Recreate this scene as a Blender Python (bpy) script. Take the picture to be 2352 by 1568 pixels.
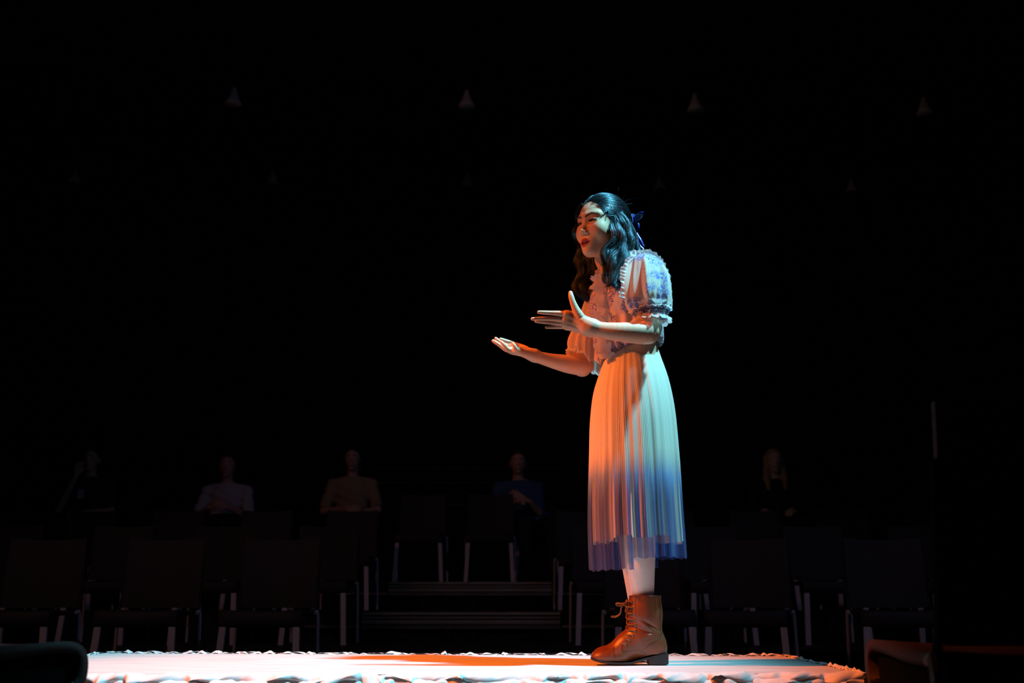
import bpy, math, random
import numpy as np
from mathutils import Vector, Matrix
from mathutils.bvhtree import BVHTree

for o in list(bpy.data.objects):
    bpy.data.objects.remove(o)
SC = bpy.context.scene
COL = SC.collection
rng = np.random.default_rng(7)
random.seed(7)

# ------------------------------------------------------------------ camera
F_PX = 2400.0
PITCH = math.atan((1370 - 784) / F_PX)
CT, ST = math.cos(PITCH), math.sin(PITCH)
EYE = 0.53
STAGE_Z = 0.324
DP = 3.45                       # depth at which the performer stands
cam_d = bpy.data.cameras.new('camera')
cam_d.sensor_width = 36.0
cam_d.lens = F_PX / 2352 * 36.0
cam_d.clip_start = 0.05
cam_d.dof.use_dof = True
cam_d.dof.focus_distance = 3.5
cam_d.dof.aperture_fstop = 3.6
cam = bpy.data.objects.new('camera', cam_d)
cam.location = (0, 0, EYE)
cam.rotation_euler = (math.pi / 2 + PITCH, 0, 0)
COL.objects.link(cam)
SC.camera = cam

# ------------------------------------------------------------------ light
w = bpy.data.worlds.new('world')
SC.world = w
w.use_nodes = True
w.node_tree.nodes['Background'].inputs[0].default_value = (0.5, 0.6, 0.9, 1)
w.node_tree.nodes['Background'].inputs[1].default_value = 0.0
SC.view_settings.view_transform = 'Standard'
SC.view_settings.look = 'None'
SC.view_settings.exposure = 0.0
SC.view_settings.gamma = 1.0
SC.view_settings.use_curve_mapping = False
SC.cycles.max_bounces = 8
SC.cycles.transparent_max_bounces = 24
SC.cycles.sample_clamp_indirect = 6.0


def spot(name, target, az, elev, dist, color, power, angle, blend, radius):
    """az: compass direction from the target towards the lamp, degrees from +x."""
    d = bpy.data.lights.new(name, 'SPOT')
    d.color = color
    d.energy = power
    d.spot_size = math.radians(angle)
    d.spot_blend = blend
    d.shadow_soft_size = radius
    o = bpy.data.objects.new(name, d)
    a, e = math.radians(az), math.radians(elev)
    v = Vector((math.cos(a) * math.cos(e), math.sin(a) * math.cos(e), math.sin(e)))
    o.location = Vector(target) + v * dist
    o.rotation_euler = v.to_track_quat('Z', 'Y').to_euler()
    COL.objects.link(o)
    return o


spot('cool_spotlight', (-0.60, 3.50, STAGE_Z), -18, 60, 5.6, (0.20, 0.66, 0.82), 3200, 33, 1.0, 0.09)
spot('amber_spotlight', (-0.05, 3.45, STAGE_Z), 190, 46, 5.4, (1.0, 0.160, 0.008), 2400, 35, 1.0, 0.07)
# stray light that leaves the two lamps outside their beams
spot('cool_spill', (-0.9, 7.2, 0.8), -38, 32, 7.6, (0.42, 0.50, 1.0), 58, 95, 1.0, 0.12)
spot('amber_spill', (0.6, 7.4, 0.8), 218, 31, 7.8, (1.0, 0.44, 0.36), 72, 95, 1.0, 0.12)
spot('rose_front_fill', (0.1, 3.45, 0.9), 248, 27, 5.8, (1.0, 0.60, 0.64), 18, 38, 1.0, 0.15)  # weak pink fill added from the front to lift frills and bodice


# ------------------------------------------------------------------ pixel helpers (reading the photograph)
def P(px, py, dy=0.0):
    """World point on the plane y = DP+dy that the photograph shows at pixel px, py."""
    u = (784 - py) / F_PX
    y = DP + dy
    z = y * (u * CT + ST) / (CT - u * ST)
    c = y * CT + z * ST
    return np.array([(px - 1176) / F_PX * c, y, EYE + z])


def G(px, py, zabs):
    """World point at height zabs that the photograph shows at pixel px, py."""
    u = (784 - py) / F_PX
    z = zabs - EYE
    y = z * (CT - u * ST) / (u * CT + ST)
    c = y * CT + z * ST
    return np.array([(px - 1176) / F_PX * c, y, zabs])


def RP(r, p):
    """Length in metres of r pixels at world point p."""
    return r * (p[1] * CT + (p[2] - EYE) * ST) / F_PX


# ------------------------------------------------------------------ mesh helpers
def mesh_obj(name, verts, faces, mat=None, parent=None, smooth=True, label=None, cat=None, group=None, kind=None,
             col=None, loc=None):
    me = bpy.data.meshes.new(name)
    verts = np.asarray(verts, dtype=np.float32).reshape(-1, 3)
    if isinstance(faces, np.ndarray) and faces.ndim == 2:
        n, k = faces.shape
        me.vertices.add(len(verts))
        me.vertices.foreach_set('co', verts.ravel())
        me.loops.add(n * k)
        me.loops.foreach_set('vertex_index', faces.astype(np.int32).ravel())
        me.polygons.add(n)
        me.polygons.foreach_set('loop_start', np.arange(0, n * k, k, dtype=np.int32))
        me.update(calc_edges=True)
        me.validate()
    else:
        me.from_pydata([tuple(map(float, v)) for v in verts], [], [tuple(int(i) for i in f) for f in faces])
        me.update()
    if smooth:
        me.polygons.foreach_set('use_smooth', np.ones(len(me.polygons), dtype=bool))
    if col is not None:
        a = me.color_attributes.new('Col', 'FLOAT_COLOR', 'POINT')
        c = np.asarray(col, dtype=np.float32)
        if c.shape[1] == 3:
            c = np.concatenate([c, np.ones((len(c), 1), np.float32)], 1)
        a.data.foreach_set('color', c.ravel())
    if mat is not None:
        me.materials.append(mat)
    o = bpy.data.objects.new(name, me)
    COL.objects.link(o)
    if loc is not None:
        o.location = loc
    if parent is not None:
        o.parent = parent
    tag(o, label, cat, group, kind)
    return o


def tag(o, label=None, cat=None, group=None, kind=None):
    if label: o['label'] = label
    if cat: o['category'] = cat
    if group: o['group'] = group
    if kind: o['kind'] = kind
    return o


def empty(name, loc, label=None, cat=None, group=None, rz=0.0):
    o = bpy.data.objects.new(name, None)
    o.empty_display_size = 0.1
    o.location = loc
    o.rotation_euler = (0, 0, rz)
    COL.objects.link(o)
    return tag(o, label, cat, group)


class MB:
    """Collects simple shapes into one mesh."""
    def __init__(s):
        s.v, s.f = [], []

    def add(s, v, f):
        n = len(s.v)
        s.v.extend([tuple(map(float, q)) for q in v])
        s.f.extend([tuple(int(i) + n for i in q) for q in f])
        return s

    def box(s, x0, x1, y0, y1, z0, z1, bev=0.0):
        if bev <= 0:
            v = [(x, y, z) for z in (z0, z1) for y in (y0, y1) for x in (x0, x1)]
            return s.add(v, [(0, 2, 3, 1), (4, 5, 7, 6), (0, 1, 5, 4), (2, 6, 7, 3), (0, 4, 6, 2), (1, 3, 7, 5)])
        b = bev
        ring = lambda i, z: [(x0 + i, y0 + b, z), (x0 + b, y0 + i, z), (x1 - b, y0 + i, z), (x1 - i, y0 + b, z),
                             (x1 - i, y1 - b, z), (x1 - b, y1 - i, z), (x0 + b, y1 - i, z), (x0 + i, y1 - b, z)]
        v = ring(b, z0) + ring(0, z0 + b) + ring(0, z1 - b) + ring(b, z1)
        f = [tuple(range(7, -1, -1)), tuple(range(24, 32))]
        for k in range(3):
            for i in range(8):
                j = (i + 1) % 8
                f.append((k * 8 + i, k * 8 + j, k * 8 + 8 + j, k * 8 + 8 + i))
        return s.add(v, f)

    def bar(s, p0, p1, w, d):
        p0, p1 = np.array(p0, float), np.array(p1, float)
        c = [(-w / 2, -d / 2), (w / 2, -d / 2), (w / 2, d / 2), (-w / 2, d / 2)]
        v = [p + np.array([a, b, 0]) for p in (p0, p1) for a, b in c]
        return s.add(v, [(3, 2, 1, 0), (4, 5, 6, 7)] + [(i, (i + 1) % 4, 4 + (i + 1) % 4, 4 + i) for i in range(4)])

    def tube(s, pts, r, n=8, cap=True, flat=1.0):
        v, f = tube_mesh(pts, r, n, cap, flat)
        return s.add(v, f)

    def build(s, name, mat=None, parent=None, smooth=False, **k):
        return mesh_obj(name, s.v, s.f, mat, parent, smooth, **k)


def tube_mesh(pts, r, n=8, cap=True, flat=1.0):
    pts = np.asarray(pts, float)
    m = len(pts)
    r = np.full(m, r) if np.isscalar(r) else np.asarray(r, float)
    t = np.gradient(pts, axis=0)
    t /= np.linalg.norm(t, axis=1)[:, None] + 1e-9
    ref = np.array([0, 0, 1.0]) if abs(t[0, 2]) < 0.9 else np.array([0, 1.0, 0])
    V, a = [], np.linspace(0, 2 * np.pi, n, endpoint=False)
    u = np.cross(t[0], ref); u /= np.linalg.norm(u)
    for i in range(m):
        u = u - t[i] * np.dot(u, t[i]); u /= np.linalg.norm(u) + 1e-9
        w_ = np.cross(t[i], u)
        V.append(pts[i] + r[i] * (np.cos(a)[:, None] * u + flat * np.sin(a)[:, None] * w_))
    V = np.concatenate(V)
    Fc = [(i * n + j, i * n + (j + 1) % n, (i + 1) * n + (j + 1) % n, (i + 1) * n + j) for i in range(m - 1) for j in range(n)]
    if cap:
        Fc += [tuple(range(n - 1, -1, -1)), tuple(range((m - 1) * n, m * n))]
    return V, Fc


def spline(pts, n):
    """Catmull-Rom through pts (any dimension), n samples."""
    p = np.asarray(pts, float)
    p = np.concatenate([[2 * p[0] - p[1]], p, [2 * p[-1] - p[-2]]])
    m = len(p) - 3
    t = np.linspace(0, m - 1e-9, n)
    i = t.astype(int); u = (t - i)[:, None]
    a, b, c, d = p[i], p[i + 1], p[i + 2], p[i + 3]
    return 0.5 * ((2 * b) + (c - a) * u + (2 * a - 5 * b + 4 * c - d) * u ** 2 + (3 * b - a - 3 * c + d) * u ** 3)


def grid_faces(nu, nv, closed=False):
    """nv rows of nu points."""
    i, j = np.meshgrid(np.arange(nu if closed else nu - 1), np.arange(nv - 1))
    i, j = i.ravel(), j.ravel()
    k = (i + 1) % nu
    return np.stack([j * nu + i, j * nu + k, (j + 1) * nu + k, (j + 1) * nu + i], 1)


# ------------------------------------------------------------------ implicit surfaces: shapes melted together, then meshed
class Body:
    def __init__(s):
        s.prims = []

    def cap(s, a, b, ra, rb, k=0.01, op='u', flat=None):
        a, b = np.asarray(a, float), np.asarray(b, float)
        R = max(ra, rb) * (1 if flat is None else max(1, flat[3]))
        s.prims.append(('c', (a, b, ra, rb, flat), np.minimum(a, b) - R, np.maximum(a, b) + R, k, op))
        return s

    def ell(s, c, r, k=0.01, M=None, op='u'):
        c, r = np.asarray(c, float), np.asarray(r, float)
        R = r if M is None else np.full(3, r.max())
        s.prims.append(('e', (c, r, M), c - R, c + R, k, op))
        return s

    def chain(s, pts, k=0.008, kk=0.004):
        """pts: (px, py, dy, radius in px)"""
        if len(pts) > 2:
            pts = spline(np.array(pts, float), 3 * (len(pts) - 1) + 1)
        q = [(P(*p[:3]), p[3]) for p in pts]
        kk = 0.0006
        for i, ((a, ra), (b, rb)) in enumerate(zip(q[:-1], q[1:])):
            s.cap(a, b, RP(ra, a), RP(rb, b), k if i == 0 else kk)
        return s

    def field(s, lo, hi, h, inflate=0.0, far=0.06):
        lo, hi = np.asarray(lo, float), np.asarray(hi, float)
        n = np.ceil((hi - lo) / h).astype(int) + 1
        Fd = np.full(n, far, np.float32)
        ax = [(lo[i] + h * np.arange(n[i])).astype(np.float32) for i in range(3)]
        for typ, prm, l, u, k, op in s.prims:
            pad = max(k, 0.012) + h * 2 + inflate
            i0 = np.maximum(np.floor((l - pad - lo) / h).astype(int), 0)
            i1 = np.minimum(np.ceil((u + pad - lo) / h).astype(int) + 1, n)
            if (i1 <= i0).any():
                continue
            X = ax[0][i0[0]:i1[0], None, None]; Y = ax[1][None, i0[1]:i1[1], None]; Z = ax[2][None, None, i0[2]:i1[2]]
            if typ == 'c':
                a, b, ra, rb, flat = prm
                d = b - a
                L = max(float(d @ d), 1e-12)
                t = np.clip(((X - a[0]) * d[0] + (Y - a[1]) * d[1] + (Z - a[2]) * d[2]) / L, 0, 1)
                qx, qy, qz = X - a[0] - t * d[0], Y - a[1] - t * d[1], Z - a[2] - t * d[2]
                if flat is not None:      # stretch the section along a direction by a factor
                    fd = qx * flat[0] + qy * flat[1] + qz * flat[2]
                    g = 1 - 1 / flat[3]
                    qx, qy, qz = qx - flat[0] * fd * g, qy - flat[1] * fd * g, qz - flat[2] * fd * g
                D = np.sqrt(qx * qx + qy * qy + qz * qz) - (ra + (rb - ra) * t)
            else:
                c, r, M = prm
                x, y, z = X - c[0], Y - c[1], Z - c[2]
                if M is not None:
                    x, y, z = (x * M[0, 0] + y * M[1, 0] + z * M[2, 0], x * M[0, 1] + y * M[1, 1] + z * M[2, 1],
                               x * M[0, 2] + y * M[1, 2] + z * M[2, 2])
                k0 = np.sqrt((x / r[0]) ** 2 + (y / r[1]) ** 2 + (z / r[2]) ** 2)
                k1 = np.sqrt((x / r[0] ** 2) ** 2 + (y / r[1] ** 2) ** 2 + (z / r[2] ** 2) ** 2)
                D = k0 * (k0 - 1) / (k1 + 1e-6)
            sl = (slice(i0[0], i1[0]), slice(i0[1], i1[1]), slice(i0[2], i1[2]))
            A = Fd[sl]
            if op == 'u':
                hh = np.maximum(k - np.abs(A - D), 0) / k
                Fd[sl] = np.minimum(A, D) - hh * hh * k / 4
            else:
                D = -D
                hh = np.maximum(k - np.abs(A - D), 0) / k
                Fd[sl] = np.maximum(A, D) + hh * hh * k / 4
        return Fd - inflate if inflate else Fd, ax

    def mesh(s, lo, hi, h, inflate=0.0, cut=None):
        Fd, ax = s.field(lo, hi, h, inflate)
        if cut is not None:
            X, Y, Z = np.meshgrid(*ax, indexing='ij', sparse=True)
            Fd = cut(Fd, X, Y, Z)
        Fd[0] = Fd[-1] = 0.01; Fd[:, 0] = Fd[:, -1] = 0.01; Fd[:, :, 0] = Fd[:, :, -1] = 0.01
        return surfnet(Fd, np.array([a[0] for a in ax]), h)


def surfnet(Fd, lo, h):
    S = Fd < 0
    n = np.array(Fd.shape)
    cnt = np.zeros(n - 1, np.uint8)
    for dx in (0, 1):
        for dy in (0, 1):
            for dz in (0, 1):
                cnt += S[dx:n[0] - 1 + dx, dy:n[1] - 1 + dy, dz:n[2] - 1 + dz]
    idx = np.argwhere((cnt > 0) & (cnt < 8))
    vid = np.full(n - 1, -1, np.int32)
    vid[idx[:, 0], idx[:, 1], idx[:, 2]] = np.arange(len(idx))
    acc = np.zeros((len(idx), 3)); w_ = np.zeros(len(idx))
    C = [(0, 0, 0), (1, 0, 0), (0, 1, 0), (1, 1, 0), (0, 0, 1), (1, 0, 1), (0, 1, 1), (1, 1, 1)]
    val = [Fd[idx[:, 0] + c[0], idx[:, 1] + c[1], idx[:, 2] + c[2]] for c in C]
    for a in range(8):
        for ax_ in range(3):
            if C[a][ax_] == 0:
                b = a + (1 << ax_)
                va, vb = val[a], val[b]
                m = (va < 0) != (vb < 0)
                t = np.where(m, va / np.where(m, va - vb, 1), 0)
                p = np.tile(np.array(C[a], float), (len(idx), 1)); p[:, ax_] += t
                acc += p * m[:, None]; w_ += m
    V = lo + h * (idx + acc / w_[:, None])
    quads = []
    for ax_ in range(3):
        sl0 = [slice(1, n[i] - 1) for i in range(3)]; sl1 = list(sl0)
        sl0[ax_] = slice(0, n[ax_] - 1); sl1[ax_] = slice(1, n[ax_])
        A, B = S[tuple(sl0)], S[tuple(sl1)]
        e = np.argwhere(A != B)
        if not len(e):
            continue
        inside = A[e[:, 0], e[:, 1], e[:, 2]]
        o1, o2 = (ax_ + 1) % 3, (ax_ + 2) % 3
        base = e.copy(); base[:, o1] += 1; base[:, o2] += 1
        def g(a, b):
            q = base.copy(); q[:, o1] -= a; q[:, o2] -= b
            return vid[q[:, 0], q[:, 1], q[:, 2]]
        Q = np.stack([g(1, 1), g(0, 1), g(0, 0), g(1, 0)], 1)
        Q[~inside] = Q[~inside][:, ::-1]
        quads.append(Q)
    Q = np.concatenate(quads)
    Q = Q[(Q >= 0).all(1)]
    return V, Q


def join(parts):
    V, Fc, C, n = [], [], [], 0
    for p in parts:
        V.append(p[0]); Fc.append(p[1] + n); n += len(p[0])
        if len(p) > 2: C.append(p[2])
    return (np.concatenate(V), np.concatenate(Fc)) + ((np.concatenate(C),) if C else ())


# ------------------------------------------------------------------ materials
def material(name, color=(0.8, 0.8, 0.8), rough=0.6, metal=0.0, spec=0.5, use_col=False, noise=None, bump=None,
             alpha_attr=False, sss=0.0, sheen=0.0, coat=0.0, transl=0.0, alpha=1.0, build=None, blue_sheen=0.0):
    m = bpy.data.materials.new(name)
    m.use_nodes = True
    nt = m.node_tree
    N, L = nt.nodes, nt.links
    b = N['Principled BSDF']
    b.inputs['Base Color'].default_value = (*color, 1)
    b.inputs['Roughness'].default_value = rough
    b.inputs['Metallic'].default_value = metal
    b.inputs['Specular IOR Level'].default_value = spec
    b.inputs['Coat Weight'].default_value = coat
    b.inputs['Sheen Weight'].default_value = sheen
    if blue_sheen:
        b.inputs['Specular Tint'].default_value = (0.40, 0.78, 1.0, 1)  # blue of the cool light put into the hair's highlight colour
    if sss:
        b.inputs['Subsurface Weight'].default_value = sss
        b.inputs['Subsurface Radius'].default_value = (0.012, 0.004, 0.002)
        b.inputs['Subsurface Scale'].default_value = 1.0
    src = None
    tc = N.new('ShaderNodeTexCoord')
    if use_col:
        a = N.new('ShaderNodeVertexColor'); a.layer_name = 'Col'
        src = a.outputs['Color']
        if alpha_attr:
            L.new(a.outputs['Alpha'], b.inputs['Alpha'])
    if noise:
        sc, amt, col2 = noise[:3]
        nz = N.new('ShaderNodeTexNoise'); nz.inputs['Scale'].default_value = sc
        nz.inputs['Detail'].default_value = 5
        mp = N.new('ShaderNodeMapping')
        if len(noise) > 3:
            mp.inputs['Scale'].default_value = noise[3]
        L.new(tc.outputs['Object'], mp.inputs[0]); L.new(mp.outputs[0], nz.inputs['Vector'])
        rp = N.new('ShaderNodeValToRGB')
        rp.color_ramp.elements[0].position = 0.5 - 0.2; rp.color_ramp.elements[1].position = 0.5 + 0.2
        L.new(nz.outputs['Fac'], rp.inputs[0])
        mul = N.new('ShaderNodeMath'); mul.operation = 'MULTIPLY'; mul.inputs[1].default_value = amt
        L.new(rp.outputs[0], mul.inputs[0])
        mx = N.new('ShaderNodeMix'); mx.data_type = 'RGBA'
        L.new(mul.outputs[0], mx.inputs[0])
        if src is not None: L.new(src, mx.inputs[6])
        else: mx.inputs[6].default_value = (*color, 1)
        mx.inputs[7].default_value = (*col2, 1)
        src = mx.outputs[2]
    if src is not None:
        L.new(src, b.inputs['Base Color'])
    if bump:
        sc, st = bump[:2]
        nz = N.new('ShaderNodeTexNoise'); nz.inputs['Scale'].default_value = sc; nz.inputs['Detail'].default_value = 4
        mp = N.new('ShaderNodeMapping')
        if len(bump) > 2:
            mp.inputs['Scale'].default_value = bump[2]
        L.new(tc.outputs['Object'], mp.inputs[0]); L.new(mp.outputs[0], nz.inputs['Vector'])
        bp = N.new('ShaderNodeBump'); bp.inputs['Strength'].default_value = st; bp.inputs['Distance'].default_value = 0.004
        L.new(nz.outputs['Fac'], bp.inputs['Height']); L.new(bp.outputs[0], b.inputs['Normal'])
    if alpha < 1:
        b.inputs['Alpha'].default_value = alpha
    if build:
        build(nt, b, tc, src)
    if transl:                    # thin cloth lets some light through
        tb = N.new('ShaderNodeBsdfTranslucent')
        l_ = [l for l in L if l.to_socket == b.inputs['Base Color']]
        if l_: L.new(l_[0].from_socket, tb.inputs['Color'])
        else: tb.inputs['Color'].default_value = (*color, 1)
        m1 = N.new('ShaderNodeMixShader'); m1.inputs[0].default_value = transl
        L.new(b.outputs[0], m1.inputs[1]); L.new(tb.outputs[0], m1.inputs[2])
        out = [n for n in N if n.type == 'OUTPUT_MATERIAL'][0]
        res = m1.outputs[0]
        if alpha_attr or alpha < 1:
            tp = N.new('ShaderNodeBsdfTransparent')
            m2 = N.new('ShaderNodeMixShader')
            if alpha_attr:
                L.new(a.outputs['Alpha'], m2.inputs[0])
                for l in [l for l in L if l.to_socket == b.inputs['Alpha']]: L.remove(l)
            else:
                m2.inputs[0].default_value = alpha
            b.inputs['Alpha'].default_value = 1
            L.new(tp.outputs[0], m2.inputs[1]); L.new(res, m2.inputs[2]); res = m2.outputs[0]
        L.new(res, out.inputs['Surface'])
    return m
# ================================================================== the room
M_black = material('black_paint', (0.012, 0.012, 0.013), 0.85, bump=(30, 0.2))
M_drape = material('black_drape', (0.008, 0.008, 0.009), 0.95, bump=(6, 0.4, (8, 8, 0.6)))
M_floor = material('dark_floor', (0.014, 0.014, 0.016), 0.6, bump=(14, 0.2))


def slab(name, x0, x1, y0, y1, z0, z1, mat):
    return MB().box(x0, x1, y0, y1, z0, z1).build(name, mat, kind='structure')


slab('floor', -8, 8, -3, 15.2, -0.1, 0, M_floor)
slab('ceiling', -8, 8, -3, 15.2, 7.0, 7.1, M_black)
slab('wall_back', -8, 8, 15.0, 15.2, 0, 7, M_black)
slab('wall_left', -8.2, -8, -3, 15.2, 0, 7, M_black)
slab('wall_right', 8, 8.2, -3, 15.2, 0, 7, M_black)
slab('wall_front', -8, 8, -3.2, -3, 0, 7, M_black)

# ------------------------------------------------------------------ low platform the performer stands on
def deck_build(nt, b, tc, src):
    N, L = nt.nodes, nt.links
    mp = N.new('ShaderNodeMapping'); mp.inputs['Scale'].default_value = (1.2, 14, 1)
    nz = N.new('ShaderNodeTexNoise'); nz.inputs['Scale'].default_value = 3.0; nz.inputs['Detail'].default_value = 7
    rp = N.new('ShaderNodeValToRGB')
    rp.color_ramp.elements[0].position = 0.35; rp.color_ramp.elements[0].color = (0.52, 0.50, 0.50, 1)
    rp.color_ramp.elements[1].position = 0.6; rp.color_ramp.elements[1].color = (0.68, 0.66, 0.65, 1)
    L.new(tc.outputs['Object'], mp.inputs[0]); L.new(mp.outputs[0], nz.inputs[0]); L.new(nz.outputs[0], rp.inputs[0])
    L.new(rp.outputs[0], b.inputs['Base Color'])
    bp = N.new('ShaderNodeBump'); bp.inputs['Strength'].default_value = 0.12; bp.inputs['Distance'].default_value = 0.003
    L.new(nz.outputs[0], bp.inputs['Height']); L.new(bp.outputs[0], b.inputs['Normal'])


M_deck = material('white_deck', (0.8, 0.8, 0.8), 0.75, build=deck_build)
M_tulle = material('white_gathered_cloth', (0.82, 0.80, 0.80), 0.7, noise=(60, 0.35, (0.55, 0.5, 0.5)), sheen=0.3)
corners = [G(150, 1551, STAGE_Z), G(1976, 1546, STAGE_Z), G(1800, 1506.5, STAGE_Z), G(240, 1499.5, STAGE_Z)]
corners[0][0] = corners[3][0] + (corners[1][0] - corners[2][0]) * -0.3
CN = np.array(corners)
plat = empty('stage_platform', (float(CN[:, 0].mean()), float(CN[:, 1].mean()), 0),
             'low white stage platform edged with gathered white cloth under the standing performer', 'stage')


def local(o, v):
    return np.asarray(v, float) - np.array(o.location)


def prism(cn, z0, z1, o, name, mat, inset=0.0):
    c = cn.mean(0)
    q = cn + (c - cn) * inset
    v = [(p[0], p[1], z0) for p in q] + [(p[0], p[1], z1) for p in q]
    f = [(3, 2, 1, 0), (4, 5, 6, 7)] + [(i, (i + 1) % 4, 4 + (i + 1) % 4, 4 + i) for i in range(4)]
    return mesh_obj(name, local(o, v), f, mat, o, smooth=False)


prism(CN, STAGE_Z - 0.03, STAGE_Z, plat, 'deck', M_deck)
prism(CN, 0.0, 0.20, plat, 'base', M_black, 0.04)
prism(CN, 0.18, STAGE_Z - 0.03, plat, 'side_cloth', M_tulle, 0.004)


def noise1(x, seed, octs=3):
    r = np.random.default_rng(seed)
    y = np.zeros_like(x)
    for k in range(octs):
        for j in range(3):
            y += np.sin(x * (2 ** k) * (0.7 + r.random()) + r.random() * 7) / (1.8 ** k) / 3
    return y


def edge_ruffle(a, b, name, nrow=3, seed=0, per_m=26):
    """Bunched cloth along a platform edge: layered ribbons whose free edge curls and waves."""
    d = b - a
    L = np.linalg.norm(d); t = d / L
    out = np.array([t[1], -t[0], 0.0])
    mb_v, mb_f, off = [], [], 0
    nu = int(L * 320); nv = 10
    for r_ in range(nrow):
        s_ = np.linspace(0, L, nu)
        ph = noise1(s_ * per_m * 0.35, seed + r_ * 11) * 2.6 + s_ * per_m * 1.7
        rows = []
        for j in range(nv):
            v = j / (nv - 1)
            ang = v * 2.9 + 0.4 * noise1(s_ * 9, seed + 3 + r_)
            ra = 0.016 + 0.005 * noise1(s_ * 17, seed + 5 + r_)
            ox = 0.002 + r_ * 0.010 + 0.022 * v + ra * np.sin(ang) * 0.8 + 0.012 * v * np.sin(ph + v * 1.4) + 0.004 * np.sin(ph * 2.3 + 1)
            oz = 0.004 - r_ * 0.016 + ra * 0.7 * (np.cos(ang) - 1) + 0.010 * v * np.cos(ph * 0.8 + r_) \
                + 0.004 * noise1(s_ * 50 + v * 3, seed + 9 + r_)
            sh = 0.012 * v * np.cos(ph * 1.1 + r_)
            rows.append(a[None] + t[None] * (s_ + sh)[:, None] + out[None] * ox[:, None] + np.array([0, 0, 1.0])[None] * oz[:, None])
        V = np.concatenate(rows)
        mb_v.append(V); mb_f.append(grid_faces(nu, nv) + off); off += len(V)
    return mesh_obj(name, local(plat, np.concatenate(mb_v)), np.concatenate(mb_f), M_tulle, plat)


names = ['edge_ruffle'] * 4
for i in range(4):
    edge_ruffle(CN[i], CN[(i + 1) % 4], 'edge_ruffle', 3 if i == 0 else 2, 20 + i * 7)
# small tufts of cloth standing above the far edge
tv, tf, off = [], [], 0
for (a, b, n) in ((CN[2], CN[3], 46), (CN[1], CN[2], 20), (CN[3], CN[0], 14)):
    for i in range(n):
        c = a + (b - a) * (i + rng.random()) / n
        L = 0.01 + 0.03 * rng.random(); H = 0.003 + 0.010 * rng.random() ** 2
        u = np.linspace(-1, 1, 9)
        for j, yy in enumerate((-0.008, 0.0, 0.008)):
            z = H * (1 - u ** 2) * (1 if j == 1 else 0.2) + 0.002 * np.sin(u * 5 + i)
            dr = (b - a) / np.linalg.norm(b - a)
            nn = np.array([dr[1], -dr[0], 0])
            tv.append(c + dr * (u * L)[:, None] + nn * (yy + 0.006) + np.array([0, 0, 1]) * z[:, None])
        tf.append(grid_faces(9, 3) + off); off += 27
tag(mesh_obj('cloth_tuft', local(plat, np.concatenate(tv)), np.concatenate(tf), M_tulle, plat), kind='stuff')
# ================================================================== the performer
def skin_build(nt, b, tc, src):
    pass


M_skin = material('skin', (0.74, 0.47, 0.36), 0.42, use_col=True, sss=0.12, bump=(260, 0.06))
M_tights = material('white_tights', (0.90, 0.84, 0.82), 0.75, sheen=0.2, bump=(500, 0.1))
M_hair = material('dark_hair', (0.010, 0.008, 0.008), 0.27, spec=1.0, blue_sheen=1.0)
M_hair_base = material('dark_hair_base', (0.006, 0.005, 0.005), 0.7, spec=0.3)
M_eye = material('eye_white', (0.20, 0.14, 0.13), 0.25)
M_iris = material('dark_iris', (0.012, 0.008, 0.006), 0.08)
M_mouth = material('mouth_inside', (0.10, 0.015, 0.012), 0.5)
M_teeth = material('teeth', (0.75, 0.70, 0.62), 0.25)
M_ruffle = material('pale_ruffle', (0.84, 0.78, 0.78), 0.8, bump=(400, 0.15), sheen=0.2, alpha=0.85, transl=0.35)
M_nail = material('fingernail', (0.80, 0.52, 0.45), 0.2)


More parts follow.
